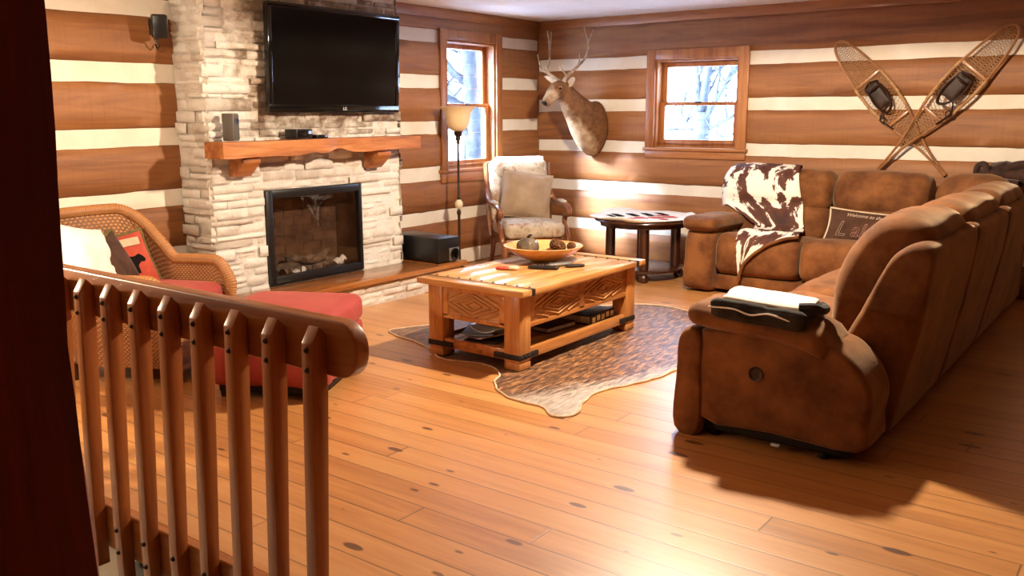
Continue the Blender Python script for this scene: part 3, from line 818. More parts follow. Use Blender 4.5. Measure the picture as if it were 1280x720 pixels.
# ------------------------------------------------------------------ deer trophy
dr = thing('deer_trophy', 'taxidermied deer shoulder mount with branching antlers on the back wall', 'hunting trophy', (.735, 0, 1.33))
def ring_body(mb, rings, n=20, mi=0):
    vs = []; fs = []
    for (c, fwd, rx, ry) in rings:
        c = Vector(c); f = Vector(fwd).normalized(); s = f.cross(Vector((0, 0, 1))).normalized(); u = s.cross(f)
        for k in range(n):
            a = 2 * PI * k / n; vs.append(c + s * math.cos(a) * rx + u * math.sin(a) * ry)
    for i in range(len(rings) - 1):
        for k in range(n):
            q = (k + 1) % n; fs.append((i * n + k, i * n + q, (i + 1) * n + q, (i + 1) * n + k))
    fs.append(tuple(range(n))[::-1]); fs.append(tuple((len(rings) - 1) * n + k for k in range(n)))
    return mb.add(vs, fs, mi)
rings = [((.735, -.012, 1.335), (0, -1, .1), .165, .275), ((.735, -.05, 1.345), (0, -1, .15), .178, .288), ((.73, -.11, 1.375), (-.1, -1, .45), .172, .265), ((.712, -.18, 1.435), (-.2, -.9, .75), .150, .215),
         ((.686, -.26, 1.52), (-.25, -.8, .9), .122, .168), ((.655, -.335, 1.605), (-.3, -.7, 1.), .100, .135), ((.63, -.395, 1.675), (-.3, -.8, .8), .088, .112),
         ((.61, -.44, 1.728), (-.3, -.95, .35), .084, .098), ((.598, -.475, 1.745), (-.3, -1, -.1), .083, .088), ((.586, -.515, 1.735), (-.3, -1, -.4), .079, .082),
         ((.576, -.548, 1.708), (-.3, -.9, -.65), .070, .078), ((.566, -.583, 1.675), (-.28, -.85, -.75), .058, .067), ((.559, -.612, 1.645), (-.28, -.85, -.75), .051, .058),
         ((.553, -.638, 1.618), (-.28, -.85, -.7), .050, .054), ((.549, -.658, 1.600), (-.28, -.85, -.7), .043, .044), ((.546, -.668, 1.590), (-.28, -.85, -.7), .022, .022)]
db = MB(); ring_body(db, rings, 24)
cw, ntc, bsc = new_mat('deer_hide')
# pale throat and chest, brown back: by height across the neck
nn = noise_t(ntc, coords(ntc), 14, 5, .6)
spx = nd(ntc, 'ShaderNodeSeparateXYZ', {0: nd(ntc, 'ShaderNodeTexCoord').outputs['Object']})
# the front of the neck lies low and far from the wall
fr_ = mth(ntc, 'ADD', mth(ntc, 'MULTIPLY', spx.outputs[1], -1.25), mth(ntc, 'MULTIPLY', spx.outputs[2], -1.))
fr_ = mth(ntc, 'ADD', fr_, mth(ntc, 'MULTIPLY', mth(ntc, 'SUBTRACT', nn, .5), .14))
cc_ = mixc(ntc, ramp(ntc, fr_, [(.30, (0, 0, 0)), (.40, (1, 1, 1)), (.47, (1, 1, 1)), (.56, (.12, .12, .12))]), ramp(ntc, nn, [(.35, (.11, .045, .017)), (.65, (.20, .092, .038))]), ramp(ntc, nn, [(.35, (.30, .185, .10)), (.65, (.50, .36, .23))]))
ntc.links.new(cc_, bsc.inputs['Base Color']); bsc.inputs['Roughness'].default_value = .8; bsc.inputs['Specular IOR Level'].default_value = .2
bump(ntc, bsc, noise_t(ntc, coords(ntc, (1, 1, .4)), 80, 4, .6), .5, .005)
body = db.build('shoulder_and_head', cw, dr, angle=80)
# nose, muzzle patch, eyes, ears
MB().soft((.066, .034, .050), (.5455, -.664, 1.604), .017, (.003, .003, .003), .002, 30, (.75, 0, -.3), 4).build('nose', M['print_dark'], dr)
for sx in (-1, 1):
    s_ = Vector((math.cos(.3), -math.sin(.3), 0)) * sx
    c = Vector((.583, -.527, 1.748)) + s_ * .073
    e = MB(); e.lathe([(0, -.013), (.009, -.010), (.013, 0), (.009, .010), (0, .013)], c, 12); eo = e.build('eye', M['glass_eye'], dr)
    rb = MB(); rb.soft((.035, .04, .012), c + Vector((0, .004, .014)) - s_ * .006, .008, (0, 0, 0), .002, 20, (0, 0, -.3), 3); rb.build('brow', M['deer'], dr)
    er = MB(); base = Vector((.612, -.435, 1.785)) + s_ * .072
    if sx < 0: base = Vector((.555, -.44, 1.80))
    tip = base + s_ * (.13 if sx > 0 else .165) + Vector((.0, .01 if sx > 0 else -.05, .075 if sx < 0 else .06)) + Vector((-.01, -.01, 0))
    def ear(u, v, base=base, tip=tip, s_=s_):
        ax = tip - base; w = .043 * math.sin(PI * min(1, .18 + u * .82)) ** .7 + .002
        upv = Vector((0, -.35, .94)); a = (v - .5) * 2.4
        return base + ax * u + upv * math.sin(a) * w + Vector((-.3, -.95, -.2)) * (-.55 + .55 * (1 - math.cos(a))) * w
    er.grid(ear, 10, 8); eo = er.build('ear', M['deer_pale'], dr); md = eo.modifiers.new('thickness', 'SOLIDIFY'); md.thickness = .008
an = [[(.575, -.455, 1.82), (.512, -.47, 1.867), (.46, -.50, 1.907), (.404, -.52, 1.94), (.36, -.5, 2.021), (.326, -.48, 2.095)],
      [(.437, -.51, 1.923), (.452, -.46, 1.98), (.426, -.41, 2.11), (.388, -.37, 2.241), (.354, -.35, 2.335)],
      [(.419, -.4, 2.149), (.40, -.35, 2.25), (.39, -.33, 2.323)],
      [(.50, -.475, 1.875), (.47, -.52, 1.93), (.485, -.55, 1.98)]]
ar = [[(.632, -.455, 1.82), (.641, -.42, 1.865), (.685, -.37, 1.921), (.723, -.31, 1.985), (.764, -.27, 2.049), (.782, -.24, 2.136), (.768, -.22, 2.216), (.731, -.21, 2.297), (.705, -.2, 2.372)],
      [(.768, -.22, 2.201), (.786, -.19, 2.272), (.801, -.17, 2.336)],
      [(.717, -.33, 1.965), (.758, -.36, 2.02), (.766, -.38, 2.09)],
      [(.645, -.42, 1.87), (.622, -.46, 1.93), (.616, -.5, 1.975)]]
for grp in (an, ar):
    a = MB()
    for i, l in enumerate(grp):
        pts = curve_pts(l, 6); a.tube(pts, rads(.019 if i == 0 else .013, .005, len(pts)), 9)
    a.tube([Vector(grp[0][0]) + Vector((0, 0, -.015)), Vector(grp[0][0]) + Vector((0, 0, .012))], [.026, .024], 10)
    a.build('antler', M['antler'], dr)

# ------------------------------------------------------------------ snowshoes
def snowshoe(label, tail, toe, off, seed, flip):
    tail, toe = Vector(tail), Vector(toe); ax = (toe - tail); L = ax.length; ax.normalize()
    wv = Vector((-ax.z, 0, ax.x))
    W = [(0, .007), (.16, .012), (.30, .028), (.42, .055), (.55, .088), (.70, .118), (.86, .133), (1.0, .132), (1.14, .116), (1.27, .098), (1.36, .078), (1.42, .058), (1.455, .034), (1.47, .0)]
    W = [(u / 1.47 * L, w) for u, w in W]
    def hw(u):
        for (a, x), (b, y) in zip(W, W[1:]):
            if a <= u <= b: return lerp(x, y, (u - a) / (b - a))
        return 0
    P = lambda u, w, d=0: tail + ax * u + wv * w + Vector((0, -off - d - (.05 * max(0, u - L * .8) / L), 0))
    root = thing('snowshoe', label, 'snowshoe', tail + Vector((0, -off, 0)), 0, 'crossed snowshoes on the back wall')
    f = MB(); rim = [P(u, w) for u, w in W] + [P(u, -w) for u, w in W[::-1][1:]]
    f.tube(curve_pts(rim, 5), .0105, 8); f.build('frame', M['bentwood'], root)
    c1, c2 = L * .715, L * .42
    for c in (c1, c2):
        x = MB(); x.box((-.013, -hw(c), -.006), (.013, hw(c), .006), .004, T=Matrix.Translation(P(c, 0)) @ Matrix(((ax.x, wv.x, 0, 0), (0, 0, 1, 0), (ax.z, wv.z, 0, 0), (0, 0, 0, 1)))); x.build('crossbar', M['bentwood'], root)
    wb = MB(); rr = random.Random(seed)
    def strand(p, q, r=.0016, n=12):
        # clip to the outline
        pts = []
        for i in range(n + 1):
            u = lerp(p[0], q[0], i / n); w = lerp(p[1], q[1], i / n)
            if abs(w) < hw(u): pts.append(P(u, w, .003 * math.sin(i * 2.1)))
            elif len(pts) > 1: wb.tube(pts, r, 4); pts = []
            else: pts = []
        if len(pts) > 1: wb.tube(pts, r, 4)
    u = .18
    while u < L + .2:
        fine = u > c1 or u < c2
        strand((u, -.14), (u - .16, .14)); strand((u, .14), (u - .16, -.14))
        if fine and rr.random() < .95: strand((u - .08, -.14), (u - .08, .14))
        u += .022 if fine else .03
    wb.build('rawhide_webbing', M['rawhide'], root)
    # wrapped lacing along the rim at the middle
    for s in (-1, 1):
        lw = MB()
        for i in range(10):
            q = lerp(c2 + .03, c1 - .03, i / 9); e_ = (c1 - c2 - .06) / 18 * 1.02; lw.tube([P(q - e_, s * hw(q - e_)), P(q - e_ * .5, s * hw(q)), P(q + e_ * .5, s * hw(q)), P(q + e_, s * hw(q + e_))], [.0115, .0145, .0145, .0115], 8)
        lw.build('rim_lacing', M['rawhide'], root)
    bd = MB(); m_ = L * .60
    bd.tube(curve_pts([P(m_ + .11, -.055, .015), P(m_ + .125, 0, .055), P(m_ + .11, .055, .015)], 5), .02, 8, flat=.35)
    bd.tube(curve_pts([P(m_ + .06, -.06, .015), P(m_ + .06, 0, .07), P(m_ + .06, .06, .015)], 5), .022, 8, flat=.35)
    bd.tube(curve_pts([P(m_ + .10, -.05, .02), P(m_ - .02, -.07, .05), P(m_ - .14, -.03, .06), P(m_ - .17, .03, .05), P(m_ - .06, .07, .05), P(m_ + .10, .05, .02)], 5), .017, 8, flat=.5)
    bd.tube(curve_pts([P(m_ - .1, -.06, .03), P(m_ - .17, -.11 * flip, .03), P(m_ - .25, -.10 * flip, .025), P(m_ - .31, -.085 * flip, .02)], 5), .011, 8, flat=.6)
    bd.soft((.125, .03, .22), P(m_ + .0, .01, .022), .012, (0, .004, 0), .006, 20, (0, math.atan2(ax.x, ax.z), 0), 5, seed=seed)
    bd.build('leather_binding', M['leather'], root)
    bk = MB(); cc = P(m_ - .19, -.10 * flip, .035)
    bk.tube([cc + Vector((.02 * math.cos(a), 0, .024 * math.sin(a))) for a in [i * PI / 6 for i in range(12)]], .005, 6, closed=True); bk.build('buckle', M['iron'], root)
    return root
snowshoe('crossed wooden snowshoe leaning left, its squared toe toward the back wall window', (4.17, 0, .985), (3.215, 0, 2.10), .03, 4, -1)
snowshoe('crossed wooden snowshoe leaning right, on top, its toe highest on the back wall', (3.63, 0, 1.005), (4.60, 0, 2.165), .075, 9, 1)

# ------------------------------------------------------------------ coffee table
ct = thing('coffee_table', 'rustic wooden coffee table with carved diamond panels and a lower shelf on the cowhide', 'table', (2.41, -3.43, 0))
TX0, TX1, TY0, TY1, TZ = 2.0, 2.82, -4.16, -2.70, .50
LX0, LX1, LY0, LY1 = 2.055, 2.765, -4.115, -2.745; LW = .115
tp = MB()
nb = 5
for i in range(nb):
    a = lerp(TX0, TX1, i / nb); b_ = lerp(TX0, TX1, (i + 1) / nb)
    tp.box((a, TY0 + .11, TZ - .035), (b_ - .002, TY1 - .11, TZ), .003)
tp.build('tabletop', M['tabletop'], ct)
for ya, yb in ((TY0, TY0 + .108), (TY1 - .108, TY1)):
    MB().box((TX0, ya, TZ - .036), (TX1, yb, TZ + .001), .005).build('breadboard_end', M['tabletop_x'], ct)
for yb in (TY0 + .108, TY1 - .108):
    st = MB()
    st.box((TX0 + .0, yb - .006, TZ - .001), (TX1, yb + .006, TZ + .0022), .001)
    for i in range(9): st.lathe([(.0, .006), (.005, .005), (.008, .002), (.0085, .0)], (lerp(TX0 + .05, TX1 - .05, i / 8), yb + (.03 if yb < -3.4 else -.03), TZ), 10)
    yc = yb - .013 if yb < -3.4 else yb - .017
    st.box((TX1 - .03, yc, TZ - .038), (TX1 + .003, yc + .03, TZ + .003), .002)
    st.build('iron_strap', M['iron'], ct)
ap = MB()
for x in (LX0 + .012, LX1 - .042):
    ap.box((x, LY0 + LW, .255), (x + .03, LY1 - LW, TZ - .036), .003)
    for z0_, z1_ in ((.255, .285), (.435, TZ - .036)):
        ap.box((x - .006 if x < 2.4 else x + .003, LY0 + LW, z0_), (x + .027 if x < 2.4 else x + .036, LY1 - LW, z1_), .003)
    yc = (LY0 + LY1) / 2
    ap.box((x - .006 if x < 2.4 else x + .003, yc - .03, .27), (x + .027 if x < 2.4 else x + .036, yc + .03, .44), .003)
for y in (LY0 + .012, LY1 - .042):
    ap.box((LX0 + LW, y, .255), (LX1 - LW, y + .03, TZ - .036), .003)
    for z0_, z1_ in ((.255, .285), (.435, TZ - .036)):
        ap.box((LX0 + LW, y - .006 if y < -3 else y + .003, z0_), (LX1 - LW, y + .027 if y < -3 else y + .036, z1_), .003)
    for xa in (LX0 + LW, LX1 - LW - .04):
        ap.box((xa, y - .006 if y < -3 else y + .003, .27), (xa + .04, y + .027 if y < -3 else y + .036, .44), .003)
ap.build('apron', M['table'], ct)
def carved(P, w, h):
    """nested raised diamonds; P(s, t, d)"""
    mb = MB()
    def strip(a, b, wd, d0, d1):
        a, b = Vector(a), Vector(b); t = (b - a).normalized(); nrm = Vector((-t.y, t.x)) * wd / 2
        q = [a - nrm, b - nrm, b + nrm, a + nrm]; q2 = [a - nrm * .35, b - nrm * .35, b + nrm * .35, a + nrm * .35]
        mb.add([P(p.x, p.y, d0) for p in q] + [P(p.x, p.y, d1) for p in q2], [(4, 5, 6, 7), (0, 1, 5, 4), (1, 2, 6, 5), (2, 3, 7, 6), (3, 0, 4, 7)])
    for k in (.98, .66, .34):
        a, b = w / 2 * k, h / 2 * k
        for p, q in (((-a, 0), (0, b)), ((0, b), (a, 0)), ((a, 0), (0, -b)), ((0, -b), (-a, 0))): strip(p, q, .015, 0, .011)
    for sx in (-1, 1):
        for sy in (-1, 1):
            for k in (.42,): strip((sx * w / 2 * .97, sy * h / 2 * k), (sx * w / 2 * (1 - (1 - k) * .97), sy * h / 2 * .97), .013, 0, .010)
    a, b = w / 2, h / 2
    mb.add([P(-a, -b, 0), P(a, -b, 0), P(a, b, 0), P(-a, b, 0)], [(0, 1, 2, 3)])
    return mb
for yc, w in ((-3.70, .57), (-3.16, .57)):
    carved(lambda s, t, d, yc=yc: (LX1 - .0115 + d, yc + s, .36 + t), .50, .145).build('carved_panel', M['carve'], ct)
    carved(lambda s, t, d, yc=yc: (LX0 + .0115 - d, yc + s, .36 + t), .50, .145).build('carved_panel', M['carve'], ct)
for y, sg in ((LY0 + .0115, -1), (LY1 - .0115, 1)):
    carved(lambda s, t, d: (2.41 + s, y + sg * d, .36 + t), .395, .145).build('carved_panel', M['carve'], ct)
for x in (LX0, LX1 - LW):
    for y in (LY0, LY1 - LW):
        lg = MB().box((x, y, .008), (x + LW, y + LW, .052), .006); lg.box((x + .006, y + .006, .05), (x + LW - .006, y + LW - .006, .06)); lg.box((x, y, .058), (x + LW, y + LW, TZ - .036), .006)
        lo = lg.build('leg', M['table_z'], ct)
        ib = MB(); ib.box((x - .004, y - .004, .072), (x + LW + .004, y + LW + .004, .105), .002)
        sx, sy = (1 if x < 2.4 else -1), (1 if y < -3.4 else -1)
        xa = x + LW if sx > 0 else x - .075; ya = y + LW if sy > 0 else y - .075
        yo = y - .004 if sy > 0 else y + LW - .03; xo = x - .004 if sx > 0 else x + LW - .03
        ib.box((xa, yo, .072), (xa + .075, yo + .034, .105), .002); ib.box((xo, ya, .072), (xo + .034, ya + .075, .105), .002)
        for k in range(3):
            ib.lathe([(.0, .005), (.006, .003), (.008, 0)], (0, 0, 0), 8, T=Matrix.Translation((x + LW + .004 if x > 2.4 else x - .004, y + .02 + k * .037, .0885)) @ Matrix.Rotation(PI / 2 * (1 if x > 2.4 else -1), 4, 'Y'))
        ib.build('iron_band', M['iron'], lo)
sh = MB()
for x in (LX0 + .01, LX1 - .045): sh.box((x, LY0 + LW, .062), (x + .035, LY1 - LW, .125), .004)
for y in (LY0 + .01, LY1 - .045): sh.box((LX0 + LW, y, .062), (LX1 - LW, y + .035, .125), .004)
for i in range(5):
    a = lerp(LX0 + .045, LX1 - .045, i / 5); b_ = lerp(LX0 + .045, LX1 - .045, (i + 1) / 5)
    sh.box((a, LY0 + .045, .085), (b_ - .003, LY1 - .045, .105), .002)
sh.build('lower_shelf', M['table'], ct)

# things on the table
bw = thing('wooden_bowl', 'wide shallow turned wooden bowl on the coffee table', 'bowl', (2.275, -3.17, .5025))
b = MB(); b.lathe([(0, 0), (.085, 0), (.10, .006), (.16, .028), (.225, .065), (.27, .098), (.275, .106), (.262, .108), (.205, .068), (.14, .036), (.07, .02), (0, .018)], (0, 0, 0), 48); b.build('body', M['bowl'], bw, False)
gd = thing('gourd', 'glossy dark ball lying in the left side of the wooden bowl', 'ornament', (2.20, -3.25, .535))
def gsh(p, u): return p * (1 + .04 * math.cos(8 * math.atan2(p.y, p.x)))
MB().soft((.15, .14, .13), (0, 0, .062), .065, (0, 0, 0), .003, 14, None, 9, fn=gsh).build('body', M['gourd'], gd, False)
b = MB(); b.tube(curve_pts([(0, 0, .12), (.012, 0, .14), (.03, .005, .15)], 4), rads(.012, .007, 9), 8); b.build('stem', M['bronze'], gd, False)
def pinecone(label, loc, rot, s):
    o = thing('pinecone', label, 'pinecone', loc, 0, None)
    core = MB(); core.soft((.045 * s, .045 * s, .075 * s), (0, 0, .03 * s), .02, (0, 0, 0), 0, rot=rot, n=5); core.build('core', M['pinecone'], o, False)
    sc = MB(); rm = Euler(rot).to_matrix().to_4x4()
    for k in range(60):
        t = k / 60; a = k * 2.39996; z = lerp(-.03, .042, t) * s; r = .030 * s * math.sin(PI * (.18 + .75 * t))
        sc.soft((.020 * s, .017 * s, .006 * s), (0, 0, 0), .003, (0, 0, 0), 0, n=2,
                T=Matrix.Translation((0, 0, .03 * s)) @ rm @ Matrix.Translation((r * math.cos(a), r * math.sin(a), z)) @ Matrix.Rotation(a, 4, 'Z') @ Matrix.Rotation(-.7, 4, 'Y'))
    sc.build('scales', M['pinecone'], o, False)
pinecone('larger open pinecone, frontmost in the wooden bowl', (2.375, -3.12, .56), (.9, .5, .3), 1.2)
pinecone('smaller pinecone at the rear of the wooden bowl', (2.27, -3.02, .56), (1.2, -.3, 1.3), 1.1)
pinecone('small dark pinecone at the right rim of the wooden bowl', (2.425, -3.055, .575), (.3, 1.2, .3), .8)
def remote(label, loc, rz, L, w, mat):
    o = thing('remote_control', label, 'remote control', loc, rz, 'remotes on the coffee table')
    MB().soft((L, w, .02), (0, 0, .0105), .009, (.002, .003, .004), 0, n=7).build('body', mat, o, False)
    b = MB()
    for i in range(7):
        for j in (-1, 0, 1): b.lathe([(.0045, 0), (.0045, .003), (0, .0035)], (-L * .36 + i * L * .115, j * w * .27, .0235), 8)
    b.build('buttons', M['grey'], o, False)
remote('thick black remote control in front of the wooden bowl', (2.475, -3.455, .5025), .42, .20, .05, M['black'])
remote('slim grey remote control beside the black remote nearer the table edge', (2.50, -3.30, .5025), 1.15, .19, .038, M['grey'])
rmb = thing('remote_control', 'short black remote control at the front edge beside the grey one', 'remote control', (2.60, -3.27, .5025), 1.0, 'remotes on the coffee table')
MB().soft((.13, .04, .016), (0, 0, .009), .007, (.002, .002, .003), 0, n=6).build('body', M['soot'], rmb, False)
cd = thing('trinket', 'small red and cream wrapped trinket left of the remotes on the coffee table', 'trinket', (2.29, -3.62, .5025), .3)
MB().soft((.085, .05, .018), (-.02, 0, .009), .007, (.003, .002, .002), .003, 40, n=5).build('wrapper', M['wrap_red'], cd, False)
MB().soft((.06, .05, .02), (.05, .012, .010), .007, (.003, .002, .002), .003, 40, n=5, seed=4).build('card', M['print_cream'], cd, False)
# things on the lower shelf
def magazine(label, loc, rz, w, l, t, mat, curl=0.):
    o = thing('magazine', label, 'magazine', loc, rz, 'magazines on the lower shelf')
    b = MB()
    def f(u, v, top=0): return ((u - .5) * w, (v - .5) * l, curl * (abs(u - .5) * 2) ** 2 + top)
    N = 6; vs = []; fs = []
    for k in (0, 1):
        for i in range(N + 1):
            for j in (0, 1): vs.append(f(i / N, j, k * t))
    q = lambda k, i, j: k * (N + 1) * 2 + i * 2 + j
    for i in range(N):
        fs += [(q(0, i, 0), q(0, i, 1), q(0, i + 1, 1), q(0, i + 1, 0)), (q(1, i, 0), q(1, i + 1, 0), q(1, i + 1, 1), q(1, i, 1)),
               (q(0, i, 0), q(0, i + 1, 0), q(1, i + 1, 0), q(1, i, 0)), (q(0, i, 1), q(1, i, 1), q(1, i + 1, 1), q(0, i + 1, 1))]
    fs += [(q(0, 0, 0), q(1, 0, 0), q(1, 0, 1), q(0, 0, 1)), (q(0, N, 0), q(0, N, 1), q(1, N, 1), q(1, N, 0))]
    b.add(vs, fs); b.build('pages', mat, o, False)
magazine('dark magazine at the bottom of the pile on the lower shelf', (2.36, -3.88, .1065), .2, .22, .28, .012, M['book'])
magazine('pale printed magazine second from the bottom of the shelf pile', (2.34, -3.86, .1205), -.25, .21, .28, .010, M['paper'], .012)
magazine('blue grey magazine in the middle of the shelf pile', (2.30, -3.90, .1440), .5, .20, .26, .006, M['paper_blue'], .008)
magazine('curled white magazine on top of the shelf pile', (2.38, -3.84, .1590), -.05, .20, .27, .006, M['paper'], .026)
bk = thing('photo_album', 'thick dark album with pale patterned spine at the right of the lower shelf', 'book', (2.56, -3.06, .1065), .06)
MB().box((-.13, -.17, 0), (.13, .17, .008), .002).box((-.13, -.17, .056), (.13, .17, .064), .002).box((.122, -.17, 0), (.13, .17, .064), .002).build('cover', M['book'], bk, False)
MB().box((-.122, -.163, .009), (.120, .163, .055), .002).build('pages', M['paper'], bk, False)
for k in range(5): MB().box((.1305, -.15 + k * .066, .012 + .006 * (k % 2)), (.1325, -.108 + k * .066, .048 + .006 * (k % 2)), .0005).build('spine_label', M['paper'], bk, False)
bk2 = thing('book', 'flat dark book lying left of the album on the lower shelf', 'book', (2.50, -3.42, .1065), -.08)
MB().box((-.11, -.15, 0), (.11, .15, .006), .002).box((-.11, -.15, .03), (.11, .15, .036), .002).box((-.11, -.15, .006), (-.104, .15, .03)).build('cover', M['book'], bk2, False)
MB().box((-.103, -.145, .0065), (.104, .145, .0295)).build('pages', M['paper'], bk2, False)

# ------------------------------------------------------------------ cowhide rug
RUG = [(1.443, -3.857), (1.453, -3.673), (1.525, -3.498), (1.50, -3.0), (1.52, -2.454), (1.732, -2.141), (2.143, -2.253), (2.405, -2.0), (2.626, -1.949), (2.894, -2.037), (3.10, -2.175),
       (3.32, -2.742), (3.42, -3.082), (3.48, -3.40), (3.47, -3.672), (3.42, -3.90), (3.351, -4.071), (3.328, -4.177), (3.364, -4.372), (3.43, -4.55), (3.349, -4.634), (3.232, -4.55),
       (3.084, -4.545), (2.907, -4.488), (2.755, -4.343), (2.681, -4.202), (2.484, -4.10), (2.187, -4.16), (1.878, -3.971)]
rp = curve_pts([(x, y, 0) for x, y in RUG], 5, True)
rp = [p + Vector((.012 * nz(p, 9, 1), .012 * nz(p, 9, 2), 0)) for p in rp]
cen = Vector((2.55, -3.35, 0)); rg = MB(); vs = []; fs = []; K = 12; N = len(rp)
for k in range(K + 1):
    for p in rp:
        q = cen.lerp(p, k / K); d = (1 - k / K)
        inner = abs(q.x - 2.41) < .46 and abs(q.y + 3.43) < .78
        h = .006 + (0 if inner else .004 * nz(q, 6, 3) + (.010 * max(0, nz(q, 2.4, 8)) if k > K - 4 else 0))
        vs.append((q.x, q.y, max(.003, h) if k < K else .0022))
for k in range(K):
    for i in range(N):
        j = (i + 1) % N; fs.append((k * N + i, k * N + j, (k + 1) * N + j, (k + 1) * N + i))
rg.add(vs, fs)
rug = thing('cowhide_rug', 'brindle brown cowhide rug spread on the floor under the coffee table', 'rug', (2.55, -3.35, 0))
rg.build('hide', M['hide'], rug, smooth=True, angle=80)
eg = MB(); eg.tube([p + Vector((0, 0, 0.006)) for p in rp], .006, 6, closed=True); eg.build('hide_edge', M['hide_edge'], rug)

# ------------------------------------------------------------------ carved armchair in the corner
AR = -math.atan2(.63, .77)
ac = thing('carved_armchair', 'wooden framed armchair with pale upholstery in the corner beside the deer', 'armchair', (.63, -1.09, 0), AR)
# local: x forward, y to the chair's left
b = MB()
b.soft((.60, .58, .15), (.06, 0, .40), .05, (.01, .01, .02), .004, 8, None, 10); b.build('seat', M['tapestry'], ac, False)
b = MB(); b.soft((.11, .60, .62), (-.315, 0, .735), .05, (.02, .0, .0), .005, 7, (0, -.16, 0), 10); b.build('backrest', M['tapestry'], ac, False)
fr = MB()
fr.box((-.25, -.30, .27), (.36, .30, .325), .012)
fr.build('seat_frame', M['chair_wood'], ac, False)
for s in (-1, 1):
    u = MB()
    pts = curve_pts([(-.385, s * .325, 1.00), (-.36, s * .32, .86), (-.31, s * .322, .74), (-.20, s * .33, .655), (-.02, s * .338, .625), (.20, s * .342, .63), (.30, s * .338, .60), (.315, s * .335, .56), (.28, s * .33, .545)], 6)
    u.tube(pts, [.024 if i < 12 else .030 for i in range(len(pts))], 10, flat=.8)
    u.tube(curve_pts([(.27, s * .335, .60), (.20, s * .33, .50), (.25, s * .325, .42), (.33, s * .325, .33), (.34, s * .32, .29)], 6), .026, 10)
    u.build('arm', M['chair_wood'], ac, False)
    u = MB(); u.soft((.22, .05, .03), (.07, s * .34, .655), .014, (.003, .003, .01), .002, 20, None, 5); u.build('arm_pad', M['tapestry'], ac, False)
    g = MB(); g.tube(curve_pts([(.34, s * .30, .29), (.36, s * .31, .20), (.33, s * .305, .10), (.37, s * .31, .025), (.395, s * .31, .018)], 5), [.036 - .0008 * i for i in range(21)], 10); g.build('leg', M['chair_wood'], ac, False)
    g = MB(); g.tube(curve_pts([(-.24, s * .28, .30), (-.28, s * .28, .15), (-.34, s * .285, .018)], 5), [.030 - .0008 * i for i in range(11)], 10); g.build('leg', M['chair_wood'], ac, False)
    g = MB(); g.tube(curve_pts([(-.385, s * .322, 1.01), (-.33, s * .32, .70), (-.27, s * .315, .40), (-.245, s * .30, .30)], 5), .024, 8); g.build('back_post', M['chair_wood'], ac, False)
g = MB(); g.tube(curve_pts([(-.39, -.32, 1.00), (-.395, -.16, 1.035), (-.395, 0, 1.045), (-.395, .16, 1.035), (-.39, .32, 1.00)], 5), .022, 8); g.build('top_rail', M['chair_wood'], ac, False)
def cushion(name, label, size, loc, rot, mat, wr=.006, seed=0, root_z=None, pinch=.5):
    o = thing(name, label, 'pillow', loc, 0)
    w, h, t = size
    b = MB(); E_ = Euler(rot).to_matrix()
    n = 18
    for sgn in (-1, 1):
        def f(u, v, sgn=sgn):
            x, y = u * 2 - 1, v * 2 - 1
            k = 1 - .07 * (1 - x * x) * abs(y) ** 6 - 0; kx = 1 - .07 * (1 - y * y)
            ky = 1 - .07 * (1 - x * x)
            th = ((1 - x * x) * (1 - y * y)) ** .42 * t / 2
            th *= 1 + .15 * nz((x, y, sgn), 2.2, seed); th += wr * nz((x, y, sgn), 5, seed + 2) * (1 - max(abs(x), abs(y)) ** 6)
            return E_ @ Vector((x * w / 2 * kx, y * h / 2 * ky, sgn * th))
        b.grid(f, n, n, 0, uvs=(1, 1))
    # plane: width along local x, height along local y, thickness along local z
    c = b.build('pillow_cover', mat, o, False, angle=80)
    pp = []
    for k in range(48):
        s = k / 12; i = int(s); t_ = (s - i) * 2 - 1
        x, y = [(t_, -1), (1, t_), (-t_, 1), (-1, -t_)][i]
        pp.append(E_ @ Vector((x * w / 2 * (1 - .07 * (1 - y * y)), y * h / 2 * (1 - .07 * (1 - x * x)), 0)))
    return o, pp, E_
# orientation: face towards +x local of chair
def face_rot(yaw, lean, roll=0):
    """a pillow whose face looks along yaw (radians, from +x), leaning back by lean"""
    m = Matrix.Rotation(yaw, 3, 'Z') @ Matrix.Rotation(-lean, 3, 'Y') @ Matrix(((0, 0, 1), (1, 0, 0), (0, 1, 0))) @ Matrix.Rotation(roll, 3, 'Z')
    return m.to_euler()
f_ = Vector((math.cos(AR), math.sin(AR), 0)); l_ = Vector((-f_.y, f_.x, 0))
pc = Vector((.63, -1.09, .70)) - f_ * .13 + l_ * .03
o, pp, _ = cushion('throw_pillow', 'taupe square throw pillow leaning on the corner armchair', (.52, .47, .18), pc, face_rot(AR, .24, -.16), M['cushion_tan'], .010, 3)
MB().tube(pp, .006, 6, closed=True).build('piping', M['cushion_tan'], o, False)
# folded cloth over the top of the chair back
cl = MB()
def clf(u, v):
    y = lerp(-.22, .27, u); s = v
    prof = [(-.30, .93), (-.325, 1.0), (-.37, 1.062), (-.415, 1.055), (-.43, .98), (-.42, .88)]
    k = s * (len(prof) - 1); i = min(int(k), len(prof) - 2); q = Vector(prof[i]).lerp(Vector(prof[i + 1]), k - i)
    return (q.x + .006 * nz((y, s, 0), 6, 2), y, q.y + .006 * nz((y, s, 4), 8, 5))
cl.grid(clf, 12, 15)
ctw = thing('chair_throw', 'pale cloth folded over the top of the corner armchair back', 'throw', (.63, -1.09, 0), AR)
co = cl.build('cloth', M['white_cloth'], ctw, False, angle=80); md = co.modifiers.new('thickness', 'SOLIDIFY'); md.thickness = .012; md.offset = 1

